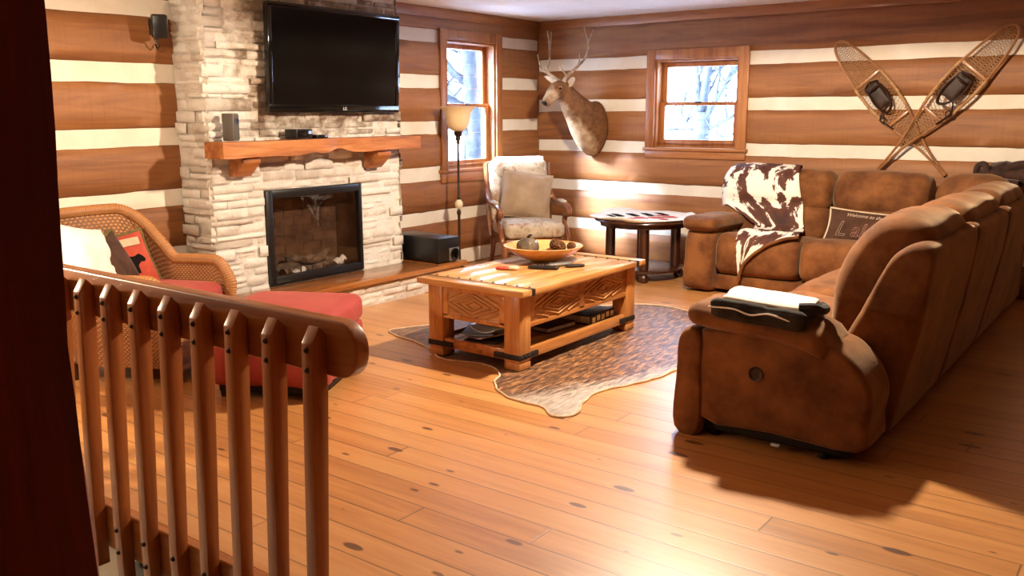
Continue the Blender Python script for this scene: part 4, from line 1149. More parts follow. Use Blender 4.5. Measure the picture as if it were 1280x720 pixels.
# ------------------------------------------------------------------ round end table
et = thing('end_table', 'round dark wooden end table with four straight legs by the back wall', 'table', (1.80, -.86, 0))
b = MB(); b.lathe([(0, .525), (.40, .525), (.45, .530), (.455, .54), (.45, .553), (0, .554)], (0, 0, 0), 48); b.build('tabletop', M['dark_wood'], et, False)
b = MB(); b.lathe([(0, .075), (.33, .075), (.36, .082), (.362, .10), (.33, .108), (0, .108)], (0, 0, 0), 40); b.build('base_shelf', M['dark_wood'], et, False)
for k in range(4):
    a = PI / 4 + k * PI / 2 - .25
    c, s = .30 * math.cos(a), .30 * math.sin(a)
    b = MB(); b.lathe([(.040, .106), (.046, .12), (.046, .50), (.050, .51), (.050, .53)], (c, s, 0), 16); b.build('leg', M['dark_wood'], et, False)
    b = MB(); b.lathe([(.0, .0), (.03, 0), (.045, .015), (.05, .038), (.044, .06), (.03, .076), (0, .076)], (c * 1.13, s * 1.13, 0), 16); b.build('bun_foot', M['dark_wood'], et, False)
b = MB(); b.lathe([(.38, .485), (.40, .485), (.40, .527), (.38, .527)], (0, 0, 0), 40); b.build('apron', M['dark_wood'], et, False)
cloth = thing('table_cloth', 'white cloth printed with black bars and red patches on the round end table', 'tablecloth', (1.80, -.86, .556))
def tcf(u, v):
    a = u * 2 * PI; r = v * (.475 + .022 * math.sin(5 * a + 1) + .012 * math.sin(9 * a))
    z = .004
    if v > .93: z += (.012 + .03 * max(0, math.sin(3 * a - .2))) * (v - .93) / .07
    return (r * math.cos(a), r * math.sin(a), z + .002 * nz((r * math.cos(a), r * math.sin(a), 0), 9, 2))
b = MB(); b.grid(tcf, 64, 14, cu=True); o = b.build('cloth', M['white_cloth'], cloth, False, angle=80)
md = o.modifiers.new('thickness', 'SOLIDIFY'); md.thickness = .003; md.offset = 1
b = MB()
def patch(mb, pts, z=.0085): mb.prism(pts, 'z', z, z + .0012)
for k in range(4):
    c = Vector((-.24 + .10 * k, -.05 + .105 * k)); d = Vector((.75, -.66)); e = Vector((.66, .75))
    P2 = [c - d * .14 - e * .030, c + d * .08 - e * .034, c + d * .12 - e * .005, c + d * .10 + e * .034, c - d * .10 + e * .028]
    patch(b, [tuple(p) for p in P2])
patch(b, [(-.34, -.10), (-.22, -.19), (-.20, -.16), (-.32, -.07)])
b.build('black_bars', M['print_dark'], cloth, False)
b = MB(); rr = random.Random(3)
for c, r in (((.03, -.12), .07), ((.14, -.02), .075), ((.22, .10), .07), ((.10, .15), .05), ((-.02, -.22), .05), ((.26, -.09), .045)):
    patch(b, [(c[0] + r * (1 + .25 * math.sin(3 * a + c[0] * 40)) * math.cos(a), c[1] + r * .75 * (1 + .2 * math.cos(4 * a)) * math.sin(a)) for a in [i * PI / 10 for i in range(20)]])
b.build('red_patches', M['red_print'], cloth, False)

# ------------------------------------------------------------------ sectional sofa
sf = thing('sectional_sofa', 'brown suede L shaped reclining sectional sofa along the back wall and right side', 'sofa', (3.6, -1.2, 0))
SU = SD = M['suede']
# back run (against the wall): profiles are (y, z)
low = [(-.64, .44), (-.655, .56), (-.60, .68), (-.47, .72), (-.32, .70), (-.28, .55), (-.36, .42)]
up = [(-.55, .70), (-.585, .80), (-.545, .93), (-.43, 1.01), (-.28, 1.005), (-.20, .92), (-.20, .76), (-.30, .67), (-.45, .67)]
for i, (x0, x1) in enumerate(((2.47, 3.40), (3.41, 4.16))):
    MB().loft(low, 'x', x0, x1, .07, 22, .009, 5, i, bulge=.015).build('lumbar_cushion', SU, sf, angle=80)
    MB().loft(up, 'x', x0, x1, .09, 22, .010, 5, i + 3, bulge=.012).build('headrest_cushion', SU, sf, angle=80)
    MB().box((x0 + .015, -.30, .10), (x1 - .01, -.12, .90), .04).build('back_shell', SD, sf)
seat = [(-1.20, .20), (-1.225, .34), (-1.205, .45), (-1.12, .505), (-.95, .50), (-.68, .475), (-.60, .46), (-.60, .30), (-.65, .16), (-1.0, .14)]
MB().loft(seat, 'x', 2.67, 3.37, .06, 22, .008, 5, 11, bulge=.012).build('seat_cushion', SU, sf, angle=80)
MB().loft(seat, 'x', 3.385, 4.05, .06, 22, .008, 5, 12, bulge=.012).build('seat_cushion', SU, sf, angle=80)
MB().box((2.66, -1.185, .035), (4.05, -.30, .16), .02).build('base_rail', SD, sf)
# left arm
armp = [(-1.235, .03), (-1.245, .30), (-1.225, .47), (-1.12, .545), (-.8, .54), (-.50, .54), (-.30, .50), (-.28, .20), (-.30, .03), (-.8, .02)]
MB().loft(armp, 'x', 2.40, 2.665, .05, 14, .005, 5, 21).build('arm_panel', SU, sf, angle=80)
MB().soft((.31, .72, .115), (2.535, -.91, .575), .052, (.008, .02, .018), .008, 7, (-.03, 0, 0), 10, seed=2).build('arm_pad', SU, sf, angle=80)
# corner wedge
MB().soft((.62, .34, .56), (4.50, -.47, .73), .13, (.02, .06, .03), .010, 5, (.10, 0, -PI / 4), 10, seed=5).build('corner_back', SU, sf, angle=80)
MB().soft((.82, .70, .34), (4.20, -.80, .33), .10, (.02, .03, .03), .009, 5, (0, 0, -PI / 4), 10, seed=8).build('corner_seat', SU, sf, angle=80)
MB().box((4.0, -1.1, .035), (4.82, -.14, .50), .05).build('corner_base', SD, sf)
MB().box((4.18, -.30, .10), (4.82, -.12, .86), .05).build('back_shell', SD, sf)
# right run: profiles are (x, z)
puff = [(4.485, .44), (4.47, .58), (4.495, .75), (4.555, .90), (4.645, 1.0), (4.76, 1.035), (4.87, 1.005), (4.905, .93), (4.86, .85), (4.77, .72), (4.69, .55), (4.62, .42), (4.55, .40)]
shell = [(4.585, .42), (4.66, .62), (4.745, .82), (4.80, .905), (4.88, .945), (4.945, .925), (4.955, .85), (4.925, .60), (4.88, .35), (4.835, .12), (4.79, .05), (4.72, .05), (4.66, .20)]
ys = [(-4.13, -3.13), (-3.12, -2.13), (-2.12, -1.12)]
for i, (y0, y1) in enumerate(ys):
    MB().loft(puff, 'y', y0 + (.17 if i == 0 else 0), y1, .10, 24, .013, 5, 31 + i, bulge=.014).build('back_cushion', SU, sf, angle=80)
    MB().loft(shell, 'y', y0, y1, .045, 24, .007, 4, 41 + i).build('back_shell', SD, sf, angle=80)
rseat = [(3.985, .20), (3.955, .34), (3.975, .45), (4.06, .505), (4.22, .50), (4.45, .475), (4.56, .46), (4.58, .30), (4.5, .16), (4.1, .14)]
for i, (y0, y1) in enumerate(((-4.12, -3.14), (-3.12, -2.14), (-2.12, -1.2))):
    MB().loft(rseat, 'y', y0, y1, .07, 22, .010, 5, 51 + i, bulge=.012).build('seat_cushion', SU, sf, angle=80)
MB().box((4.0, -4.1, .04), (4.70, -1.1, .16), .02).build('base_rail', SD, sf)
# near arm
A0, A1 = -4.45, -4.13
front = [(3.935, .02), (3.93, .25), (3.935, .42), (3.955, .495), (4.0, .52), (4.05, .50), (4.065, .42), (4.06, .02)]
MB().loft(front, 'y', A0 - .012, A1 + .02, .03, 12, .003, 5, 61).build('arm_front', SU, sf, angle=80)
side = [(4.045, .10), (4.045, .47), (4.08, .52), (4.30, .535), (4.60, .53), (4.70, .50), (4.78, .42), (4.825, .32), (4.815, .20), (4.785, .075), (4.40, .085)]
MB().loft(side, 'y', A0, A1, .03, 12, .004, 4, 62, sub=3).build('arm_panel', SD, sf, angle=80)
def padf(p, u):
    p = p.copy(); p.z -= .05 * max(0, u.x) ** 3; return p
MB().soft((.66, .36, .105), (4.31, -4.30, .572), .05, (.01, .012, .018), .008, 7, (0, .06, 0), 12, seed=7, fn=padf).build('arm_pad', SU, sf, angle=80)
b = MB(); TB = Matrix.Translation((4.325, A0 - .002, .352)) @ Matrix.Rotation(PI / 2, 4, 'X')
b.lathe([(.030, 0), (.034, .004), (.032, .008), (.026, .006), (.022, .001), (.0, -.001)], (0, 0, -.002), 28, T=TB); b.build('release_button', M['button'], sf)
b = MB(); b.box((4.06, -4.40, .03), (4.74, -4.16, .08), .01); b.build('base_rail', M['soot'], sf)
for x in (4.10, 4.62): MB().lathe([(.0, 0), (.028, 0), (.028, .04), (0, .04)], (x, -4.36, 0), 12).build('foot', M['soot'], sf)
for x, y in ((4.1, -1.2), (4.6, -2.6), (4.1, -2.6), (2.5, -1.1), (2.5, -.4), (4.6, -.4), (3.6, -1.1)): MB().lathe([(.0, 0), (.028, 0), (.028, .06), (0, .06)], (x, y, 0), 12).build('foot', M['soot'], sf)
tg = MB().box((4.40, -4.425, .022), (4.44, -4.405, .034), .002); tg.build('care_tag', M['white_logo'], sf)

# cow print throw over the back and seat of the first unit
cwt = thing('cow_print_throw', 'brown and white cow print throw draped over the left end of the sofa', 'throw', (2.75, -.7, .9))
path = [(-.20, .80), (-.185, .93), (-.26, 1.025), (-.43, 1.035), (-.565, .955), (-.612, .80), (-.60, .715), (-.685, .60), (-.70, .535), (-.80, .512), (-.95, .524), (-1.12, .530), (-1.225, .475), (-1.255, .35), (-1.25, .22), (-1.245, .10)]
pl_ = [0]
for a, c in zip(path, path[1:]): pl_.append(pl_[-1] + (Vector(c) - Vector(a)).length)
def at_path(s):
    s = max(0, min(pl_[-1], s))
    for i in range(len(path) - 1):
        if s <= pl_[i + 1]:
            t = (s - pl_[i]) / (pl_[i + 1] - pl_[i])
            g = lambda j: Vector(path[max(0, min(len(path) - 1, j))])
            p0, p1, p2, p3 = g(i - 1), g(i), g(i + 1), g(i + 2)
            return .5 * ((2 * p1) + (p2 - p0) * t + (2 * p0 - 5 * p1 + 4 * p2 - p3) * t * t + (3 * p1 - p0 - 3 * p2 + p3) * t ** 3)
    return Vector(path[-1])
def thr(u, v):
    # lower edge runs diagonally from the seat edge at right to a point hanging over the seat front at left
    end = lerp(1.93, 1.50, u ** .9)
    s = v * end
    q = at_path(s)
    xl = 2.435 + .02 * s
    if s > .84: xl = lerp(xl, 2.82, min(1, (s - .84) / .20) ** .8)
    if s > 1.2: xl = 2.82 + .09 * (s - 1.2) / .7
    xr = lerp(3.04, 3.36, min(1, max(0, s - .2) / 1.3))
    if s > 1.5: xr = lerp(xr, 2.95, (s - 1.5) / .43)
    x = lerp(xl, xr, u)
    y, z = q.x, q.y
    if s < .84 and u < .16:
        k = (1 - u / .16); z -= .05 * k * k; x -= .03 * k - .03 * k * k * .6
        y += .06 * k * k
    w = .006 * nz((x, s, 0), 8, 3) + .006 * math.sin(x * 26 + s * 3)
    return (x, y - .008 - abs(w), z + .008 + abs(w))
b = MB(); b.grid(thr, 34, 56, uvs=(.9, 1.6)); o = b.build('throw_face', M['cow'], cwt, angle=80)
md = o.modifiers.new('thickness', 'SOLIDIFY'); md.thickness = .010; md.offset = 0
b = MB(); e = [Vector(thr(lerp(.02, 1, i / 24), 1.)) for i in range(25)]
b.tube(e, .013, 8); b.build('suede_hem', M['suede'], cwt)

# lettered lumbar pillow
py = math.atan2(-1, .10)
o, pp, E_ = cushion('lettered_pillow', 'dark brown pillow with stitched cream lettering on the sofa corner', (.58, .30, .12), (3.76, -.83, .585), face_rot(-PI / 2 + .05, .42, -.07), M['pillow_brown'], .004, 6)
MB().tube(pp, .009, 6, closed=True).build('fringe', M['print_cream'], o, False)
Ew = Matrix.Translation((3.76, -.83, .585)) @ E_.to_4x4()
def ontop(mx, my): return Ew @ Matrix.Translation((mx, my, .0))
def pil_text(name, body, size, x, y, mat, bevel, shear, fill):
    ob = text_obj(name, body, size, mat, o, ontop(x, y), 0.0015, shear, bevel, fill)
    # lay the letters on the pillow's curved face
    iv = (Ew.inverted() @ Matrix.Translation(o.location))
    fw = iv.inverted()
    for v in ob.data.vertices:
        p = iv @ v.co; X, Y = p.x / .29, p.y / .15
        p.z += max(0, (1 - X * X) * (1 - Y * Y)) ** .42 * .060 * (1.0 + .15 * nz((X, Y, 1), 2.2, 6)) + .0035
        v.co = fw @ p
    return ob
pil_text('lettering', 'Welcome to the', .042, .0, .092, M['thread'], .0004, .3, 'BOTH')
pil_text('lettering', 'L', .17, -.16, -.035, M['thread'], .0014, .25, 'NONE')
pil_text('lettering', 'ake', .16, .03, -.035, M['thread_pink'], .0014, .25, 'NONE')

# folded black and white blanket on the near arm
fb = thing('folded_blanket', 'folded black and white blanket lying on the near sofa arm', 'blanket', (4.32, -4.33, .618), .06)
for k, (sx, sy, dz, m) in enumerate(((.42, .27, .012, 'blackcloth'), (.40, .275, .032, 'blackcloth'), (.375, .25, .052, 'white_cloth'))):
    b = MB(); b.soft((sx, sy, .030), (.004 * k, .008 * k, dz), .015, (.006, .006, .010), .018, 6, (0, .06, .03 * k), 12, seed=k + 3)
    b.build('fold', M[m], fb, False, angle=80)
b = MB(); b.tube(curve_pts([(.17, -.11, .055), (.225, -.10, .06), (.245, -.06, .045), (.24, .05, .03), (.21, .10, .03)], 6), .022, 8); b.build('rolled_edge', M['blackcloth'], fb, False)
MB().soft((.41, .055, .085), (.0, -.150, .014), .024, (.006, .008, .006), .020, 8, (.12, .06, .02), 12, seed=31).build('hanging_fold', M['blackcloth'], fb, False, angle=80)
b = MB(); b.tube(curve_pts([(-.215, -.18, .03), (-.10, -.186, .034), (-.02, -.186, .016), (.06, -.184, .028), (.15, -.176, .006)], 6), .004, 6); b.build('hem', M['white_cloth'], fb, False)

# bundled dark throw on top of the sofa corner
dt = thing('bundled_throw', 'dark brown throw bundled on top of the sofa corner against the back wall', 'throw', (4.67, -.40, .98), 0)
b = MB()
b.soft((.46, .24, .14), (.02, .03, .045), .065, (.02, .02, .02), .04, 6, None, 12, seed=14)
b.tube(curve_pts([(-.20, -.06, .03), (-.19, -.07, .11), (-.14, -.08, .13), (-.11, -.09, .06), (-.03, -.11, .01), (.10, -.10, -.01)], 6), rads(.022, .03, 31), 8)
b.tube(curve_pts([(-.05, -.04, .06), (.05, -.06, .12), (.16, -.05, .13), (.24, -.02, .08)], 6), rads(.03, .04, 19), 8)
b.build('cloth', M['dark_throw'], dt, False, angle=80)

# ------------------------------------------------------------------ wicker armchair and ottoman
WA = math.radians(28)
wc = thing('wicker_armchair', 'honey coloured wicker armchair with rolled arms behind the railing', 'armchair', (.90, -5.32, 0), WA)
def wpath(t):
    """plan of the shell: t 0..1 from the right arm front round the back to the left arm front"""
    a = lerp(-1.0, 1.0, t)
    s = abs(a); sg = 1 if a > 0 else -1
    if s > .48: # arm
        k = (s - .48) / .52; return Vector((lerp(-.18, .36, k), sg * lerp(.395, .375, k)))
    ang = s / .48 * PI / 2
    return Vector((-.18 - .24 * math.cos(ang), sg * .395 * math.sin(ang)))
def wtop(t):
    s = abs(lerp(-1, 1, t))
    h = lerp(.915, .60, min(1, max(0, (s - .26) / .36)) ** 1.5)
    if s > .88: h -= .14 * ((s - .88) / .12) ** 2
    return h
def wsh(u, v, ins=0):
    p = wpath(u); h = wtop(u); z = lerp(.10, h, v)
    lean = max(0, (z - .42)); back = max(0, 1 - abs(lerp(-1, 1, u)) / .5)
    c = Vector((-.05, 0)); d = (p - c).normalized()
    out = .10 * lean * (1 - back) + .28 * lean * back - ins
    if z < .42: out -= .03 * (.42 - z) / .3
    q = p + d * out
    return (q.x, q.y, z)
b = MB(); b.grid(lambda u, v: wsh(u, v), 60, 18, uvs=(2., 1.)); b.grid(lambda u, v: wsh(u, v, .03), 60, 18, uvs=(2., 1.)); b.build('woven_shell', M['wicker'], wc, False, angle=80)
b = MB(); rim = [Vector(wsh(i / 60, 1., .015)) for i in range(61)]
rim = [Vector(wsh(0, .1, .015)), Vector(wsh(0, .5, .015)), Vector(wsh(0, .85, .015))] + rim + [Vector(wsh(1, .85, .015)), Vector(wsh(1, .5, .015)), Vector(wsh(1, .1, .015))]
b.tube(curve_pts(rim, 2), .036, 12); b.build('rolled_rim', M['wicker_rim'], wc, False, angle=80)
b = MB(); b.grid(lambda u, v: (.34 + .02 * math.sin(PI * v), lerp(-.36, .36, u), lerp(.08, .36, v)), 20, 6, uvs=(1., .5)); b.grid(lambda u, v: (.31, lerp(-.36, .36, u), lerp(.08, .36, v)), 20, 6, uvs=(1., .5))
b.tube([(.345, -.36, .36), (.36, 0, .36), (.345, .36, .36)], .024, 8); b.tube([(.345, -.36, .085), (.36, 0, .085), (.345, .36, .085)], .02, 8)
b.box((-.36, -.34, .32), (.33, .34, .345)); b.build('woven_apron', M['wicker'], wc, False, angle=60)
MB().soft((.66, .66, .13), (.0, 0, .415), .055, (.01, .01, .025), .006, 7, None, 10, seed=3).build('seat_cushion', M['red'], wc, False, angle=80)
for x in (-.30, .32):
    for y in (-.31, .31):
        b = MB(); b.lathe([(.0, 0), (.022, 0), (.026, .02), (.026, .10), (0, .10)], (x, y, 0), 12); b.build('leg', M['dark_wood'], wc, False)
wf = Vector((math.cos(WA), math.sin(WA), 0)); wl = Vector((-wf.y, wf.x, 0)); wo = Vector((.90, -5.32, 0))
o, pp, E_ = cushion('throw_pillow', 'red throw pillow with a black bear silhouette in the wicker armchair', (.42, .42, .14), wo - wf * .05 + wl * .17 + Vector((-.13, -.12, .580)), face_rot(WA - .50, .42, .12), M['red_pillow'], .006, 9)
MB().tube(pp, .011, 8, closed=True).build('olive_piping', M['olive'], o, False)
bear = [(-.10, -.05), (-.075, -.05), (-.07, -.01), (-.01, -.005), (.0, -.05), (.03, -.05), (.035, .0), (.06, .02), (.085, .015), (.10, .03), (.085, .055), (.06, .07), (.03, .06), (-.03, .068), (-.08, .055), (-.10, .02)]
def lay(poly, name, mat, parent, E_, w, h, t, off=(0, 0), seed=9):
    b_ = bmesh.new(); vs_ = [b_.verts.new((x + off[0], y + off[1], 0)) for x, y in poly]; fc = b_.faces.new(vs_)
    bmesh.ops.triangulate(b_, faces=[fc]); 
    for _ in range(2): bmesh.ops.subdivide_edges(b_, edges=list(b_.edges), cuts=1, use_grid_fill=True)
    for v in b_.verts:
        x, y = v.co.x / w * 2, v.co.y / h * 2
        th = ((1 - x * x) * (1 - y * y)) ** .42 * t / 2 * (1 + .15 * nz((x, y, 1), 2.2, seed)) + .006 * nz((x, y, 1), 5, seed + 2)
        v.co = E_ @ Vector((v.co.x, v.co.y, th + .003))
    m_ = MB(); m_.bm(b_); return m_.build(name, mat, parent, False, angle=80)
lay(bear, 'bear_silhouette', M['print_dark'], o, E_, .42, .42, .14, (.03, -.02))
lay([(-.16, .11), (.14, .11), (.15, .16), (-.15, .165)], 'cream_band', M['print_cream'], o, E_, .42, .42, .14)
o, pp, E_ = cushion('throw_pillow', 'cream edged olive and dark throw pillow in front of the red bear pillow', (.40, .38, .12), wo + wf * .02 - wl * .07 + Vector((-.11, -.10, .625)), face_rot(WA + .15, .40, .15), M['pillow_brown'], .006, 15)
MB().tube(pp, .012, 8, closed=True).build('cream_edge', M['olive'], o, False)
o, pp, E_ = cushion('throw_pillow', 'large plain white pillow at the near arm of the wicker armchair', (.46, .44, .17), wo + wf * .02 - wl * .30 + Vector((-.13, -.10, .69)), face_rot(WA + .10, .40, -.25), M['white_cloth'], .008, 21)
MB().tube(pp, .006, 6, closed=True).build('piping', M['white_cloth'], o, False)

ot = thing('ottoman', 'square red upholstered ottoman in front of the wicker armchair', 'ottoman', (1.83, -5.03, 0), WA)
MB().soft((.66, .68, .16), (0, 0, .385), .05, (.008, .008, .02), .005, 6, None, 12, seed=4).build('cushion_top', M['red'], ot, False, angle=80)
def skirt(p, u):
    p = p.copy(); f = .008 * math.sin(p.x * 40) * (abs(u.y) > .8) + .008 * math.sin(p.y * 44) * (abs(u.x) > .8)
    p.x += f * (1 if u.x > 0 else -1) * (abs(u.x) > .8); p.y += f * (1 if u.y > 0 else -1) * (abs(u.y) > .8)
    return p
MB().soft((.64, .66, .25), (0, 0, .195), .03, (.004, .004, 0), .008, 7, None, 14, seed=9, fn=skirt).build('upholstered_box', M['red'], ot, False, angle=80)
MB().box((-.29, -.30, .03), (.29, .30, .08), .01).build('base_frame', M['soot'], ot, False)
for x in (-.26, .26):
    for y in (-.27, .27):
        b = MB(); b.lathe([(.0, 0), (.03, 0), (.034, .035), (0, .035)], (x, y, 0), 14); b.build('foot', M['soot'], ot, False)

# ------------------------------------------------------------------ stair railing
rl = thing('stair_railing', 'stained wooden stair railing with bolted square balusters in the left foreground', 'railing', (3.0, -6.5, 0))
def plank(x0, x1, z0, z1, y0, y1, r):
    p = [(x0, z0)]
    for k in range(7):
        a = -PI / 2 + k * PI / 12; p.append((x1 - r + r * math.cos(a), z0 + r + r * math.sin(a)))
    for k in range(7):
        a = k * PI / 12; p.append((x1 - r + r * math.cos(a), z1 - r + r * math.sin(a)))
    p.append((x0, z1)); return MB().prism(p, 'y', y0, y1, .008, seg=3)
plank(1.45, 3.945, .748, .918, -6.498, -6.445, .08).build('top_rail', M['rail'], rl)
plank(1.45, 3.985, -.175, .004, -6.532, -6.488, .02).build('bottom_rail', M['rail'], rl)
for k in range(12):
    x = 3.80 - k * .1835
    if x < 1.6: break
    b = MB(); wdt = .023
    y0, y1 = -6.548, -6.500; yl0, yl1 = -6.582, -6.534
    # the bar leans out slightly to clear the floor edge
    y0 = -6.556
    prof = [(y0, .852), (y1 - .026, .902), (y1, .872), (y1, .70), (yl1, -.0), (yl1, -.235), (yl0, -.235), (yl0, .0)]
    b.prism([(a, c) for a, c in prof], 'x', x - wdt, x + wdt, .004)
    bo = b.build('baluster', M['baluster'], rl)
    for z in (.835, .775, -.034, -.124):
        yb = y0 if z > .5 else yl0
        t = MB(); t.lathe([(.0, .010), (.005, .009), (.009, .004), (.010, 0), (.0, -.001)], (0, 0, 0), 12, T=Matrix.Translation((x, yb, z)) @ Matrix.Rotation(PI / 2, 4, 'X')); t.build('bolt', M['bronze'], bo)

# ------------------------------------------------------------------ hewn post in the foreground
D = 1.12; dv = Vector((-.897, .443, 0)).normalized(); lv = Vector((-dv.y * 1., dv.x, 0))
edge = Vector((5.7549, -8.1855, 0)) + dv * D
dv = Matrix.Rotation(math.radians(14), 3, 'Z') @ dv; lv = Vector((-dv.y, dv.x, 0))
pc = edge + lv * .137 + dv * .15
po = thing('log_post', 'dark rough hewn log post from floor to ceiling in the left foreground', 'post', pc)
def pst(u, v):
    a = u * 4; i = int(a) % 4; t = a - int(a); c = [(-1, -1), (1, -1), (1, 1), (-1, 1)]
    p = Vector(c[i]).lerp(Vector(c[(i + 1) % 4]), t) * .15
    mm = max(abs(p.x), abs(p.y)); k = 1 - .06 * (abs(p.x * p.y) / .0225) ** 4
    z = v * (CEIL - .004)+.002
    w = .014 * nz((p.x, p.y, z), 2.2, 3) + .004 * nz((p.x, p.y, z), 9, 5)
    d = (lv * p.x + dv * p.y) * k * (1 + w / .15)
    return pc + d + Vector((0, 0, z))
b = MB(); b.grid(pst, 32, 40, cu=True); b.add([pst(i / 32, 1.) for i in range(32)], [tuple(range(32))])
b.build('hewn_timber', M['post'], po, angle=60)

# ------------------------------------------------------------------ outdoors
g = MB()
g.grid(lambda u, v: (lerp(-45, -.3, u), lerp(-25, 45, v), -.75 + .5 * nz((u * 9, v * 14, 0), 1, 3)), 30, 40)
g.grid(lambda u, v: (lerp(-.3, 40, u), lerp(.3, 45, v), -.75 + .5 * nz((20 + u * 9, v * 14, 0), 1, 3)), 30, 30)
tag(g.build('ground_snow', M['snow'], angle=180), kind='structure')
def tree(label, base, h, r, seed, mat, lean=(0, 0), depth=4, first=.28, spread=.9, nbr=7):
    rr = random.Random(seed); mb = MB(); base = Vector(base)
    def branch(p, d, L, r0, lev):
        pts = [p]; q = p.copy(); dd = d.normalized(); n = 6 if lev < 2 else 4
        for i in range(n):
            dd = (dd + Vector((rr.uniform(-.2, .2), rr.uniform(-.2, .2), rr.uniform(-.06, .16))) * (.5 if lev == 0 else 1.)).normalized()
            q = q + dd * L / n; pts.append(q)
        mb.tube(pts, rads(r0, r0 * (.55 if lev < depth else .3), len(pts)), 8 if lev == 0 else (6 if lev == 1 else 4))
        if lev < depth:
            k = nbr if lev == 0 else (4 if lev < 3 else 3)
            for i in range(k):
                t = lerp(first if lev == 0 else .35, 1., (i + rr.random() * .6) / k); t = min(t, .99)
                x = t * n; j = min(int(x), n - 1); pp_ = pts[j].lerp(pts[j + 1], x - j)
                a = rr.uniform(0, 2 * PI); up = rr.uniform(.25, .9)
                nd_ = Vector((math.cos(a) * spread, math.sin(a) * spread, up))
                branch(pp_, nd_, L * rr.uniform(.38, .6) * (1.2 - .4 * t), r0 * (.46 if lev == 0 else .55), lev + 1)
    branch(base, Vector((lean[0], lean[1], 1)), h, r, 0)
    return tag(mb.build('tree', mat, angle=180, loc=base), label, 'tree', 'bare trees outside the windows')
tb_ = Vector((-.86, 6., -.8)); tm = MB(); rr = random.Random(9)
tm.tube([tb_ + Vector((.03 * math.sin(i), 0, i * .29)) for i in range(9)], rads(.20, .13, 9), 12)
def limb(p, d, L, r0, lev):
    pts = [p]; q = p.copy(); dd = d.normalized()
    for i in range(5):
        dd = (dd + Vector((rr.uniform(-.2, .2), rr.uniform(-.2, .2), rr.uniform(-.05, .18)))).normalized(); q = q + dd * L / 5; pts.append(q)
    tm.tube(pts, rads(r0, r0 * .4, 6), 6)
    if lev < 3:
        for i in range(4):
            j = rr.randint(1, 4); a = rr.uniform(0, 2 * PI)
            limb(pts[j], dd * .7 + Vector((math.cos(a) * .9, math.sin(a) * .5, rr.uniform(-.2, .6))), L * rr.uniform(.4, .6), r0 * .45, lev + 1)
for d_, z_, L_, r_ in (((.12, 0, 1), 2.28, 1.7, .085), ((-.45, .1, 1), 2.2, 1.3, .07), ((.7, -.1, .9), 2.1, 1.3, .06), ((-1, .2, .45), 1.95, 1.1, .045), ((1, .2, .25), 2.0, 1.2, .045), ((-.9, -.2, -.05), 2.05, 1.0, .03), ((.9, -.3, -.1), 1.9, .9, .03)):
    limb(tb_ + Vector((.02, 0, z_)), Vector(d_), L_, r_, 0)
tag(tm.build('tree', M['bark'], angle=180, loc=tb_), 'bare tree with a thick trunk seen through the small back window', 'tree', 'bare trees outside the windows')
tree('thick pale tree close outside the tall left window', (-3.4, 3.05, -.8), 6.0, .15, 11, M['bark_pale'], (.0, .0), 4, .3, .9, 9)
tree('slimmer pale tree further off at the left in the tall window', (-5.4, 5.0, -.8), 5.5, .11, 23, M['bark_pale'], (0, 0), 4, .2, .8, 10)
tree('twiggy tree furthest behind the tall left window', (-9.5, 10.6, -.8), 6.0, .2, 37, M['bark_pale'], (0, 0), 4, .2, .8, 10)

# ------------------------------------------------------------------ light
w = bpy.data.worlds.new('overcast'); S.world = w; w.use_nodes = True
wn = w.node_tree; bg = wn.nodes['Background']
tcw = nd(wn, 'ShaderNodeTexCoord'); sz = nd(wn, 'ShaderNodeSeparateXYZ', {0: tcw.outputs['Generated']}).outputs[2]
wn.links.new(ramp(wn, sz, [(.0, (.56, .72, 1.0)), (.5, (.48, .68, 1.0))]), bg.inputs[0])
bg.inputs[1].default_value = SKY = 20.0
def portal(loc, rot, sx, sy, name):
    l = bpy.data.lights.new(name, 'AREA'); l.shape = 'RECTANGLE'; l.size = sx; l.size_y = sy; l.cycles.is_portal = True
    o = bpy.data.objects.new(name, l); COL.objects.link(o); o.location = loc; o.rotation_euler = rot
portal((-.18, (W1[0] + W1[1]) / 2, (W1[2] + W1[3]) / 2), (0, -PI / 2, 0), W1[3] - W1[2], W1[1] - W1[0], 'window_1_portal')
portal(((W2[0] + W2[1]) / 2, .18, (W2[2] + W2[3]) / 2), (-PI / 2, 0, 0), W2[1] - W2[0], W2[3] - W2[2], 'window_2_portal')
def lamp(name, loc, e, col, rad):
    l = bpy.data.lights.new(name, 'POINT'); l.energy = e; l.color = col; l.shadow_soft_size = rad
    o = bpy.data.objects.new(name, l); COL.objects.link(o); o.location = loc
    return o
ml = bpy.data.lights.new('ceiling_lamp', 'SPOT'); ml.energy = 600; ml.color = (1, .83, .62); ml.spot_size = math.radians(176); ml.spot_blend = .12; ml.shadow_soft_size = .08
mo = bpy.data.objects.new('ceiling_lamp', ml); COL.objects.link(mo); mo.location = (3.5, -3.4, 2.36)
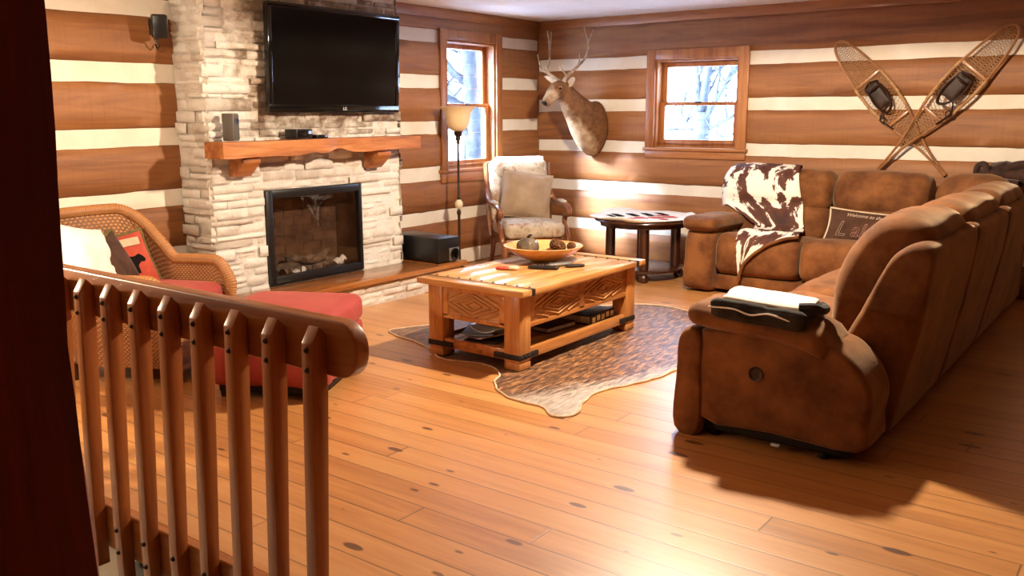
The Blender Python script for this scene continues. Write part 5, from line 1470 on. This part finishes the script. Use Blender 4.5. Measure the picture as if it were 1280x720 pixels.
sp_ = bpy.data.lights.new('wall_fill_spot', 'SPOT'); sp_.energy = 110; sp_.color = (1, .82, .60); sp_.spot_size = math.radians(105); sp_.spot_blend = .8; sp_.shadow_soft_size = .06  # unseen spot added to brighten the left wall and chimney side
spo = bpy.data.objects.new('wall_fill_spot', sp_); COL.objects.link(spo); spo.location = (1.75, -6.35, 2.40)
spo.rotation_euler = (Vector((0, -4.9, 1.1)) - Vector(spo.location)).to_track_quat('-Z', 'Y').to_euler()
sun = bpy.data.lights.new('hazy_sun', 'SUN'); sun.energy = 125; sun.color = (.70, .82, 1.0); sun.angle = math.radians(18)
suo = bpy.data.objects.new('hazy_sun', sun); COL.objects.link(suo); suo.location = (-6, -6, 8); suo.rotation_euler = Vector((.88, 1, -.98)).to_track_quat('-Z', 'Y').to_euler()
lamp('landing_lamp', (1.55, -6.80, 1.12), 85, (1, .78, .53), .05)
lamp('stairwell_lamp', (2.3, -7.25, -1.7), 45, (1, .85, .65), .08)

# ------------------------------------------------------------------ camera
f, pit, rol, yaw = 1114.47, .193144, .00193366, -.6421294
fw = Vector((math.sin(yaw) * math.cos(pit), math.cos(yaw) * math.cos(pit), -math.sin(pit)))
rt = Vector((math.cos(yaw), -math.sin(yaw), 0)); up_ = rt.cross(fw)
c, s = math.cos(rol), math.sin(rol)
rx = c * rt - s * up_; ux = s * rt + c * up_
cam = bpy.data.cameras.new('camera'); co = bpy.data.objects.new('camera', cam); COL.objects.link(co)
co.matrix_world = Matrix(((rx.x, ux.x, -fw.x, 5.75492), (rx.y, ux.y, -fw.y, -8.18549), (rx.z, ux.z, -fw.z, 1.5), (0, 0, 0, 1)))
cam.sensor_width = 36; cam.lens = 36 * f / 1280; cam.clip_start = .05; cam.clip_end = 200
S.camera = co
S.view_settings.view_transform = 'Standard'; S.view_settings.look = 'None'
S.view_settings.exposure = 0; S.view_settings.gamma = 1; S.view_settings.use_curve_mapping = False
S.cycles.use_denoising = True
S.cycles.max_bounces = 8; S.cycles.diffuse_bounces = 3; S.cycles.glossy_bounces = 4; S.cycles.transparent_max_bounces = 12
S.cycles.sample_clamp_indirect = 8
S.cycles.caustics_reflective = False; S.cycles.caustics_refractive = False
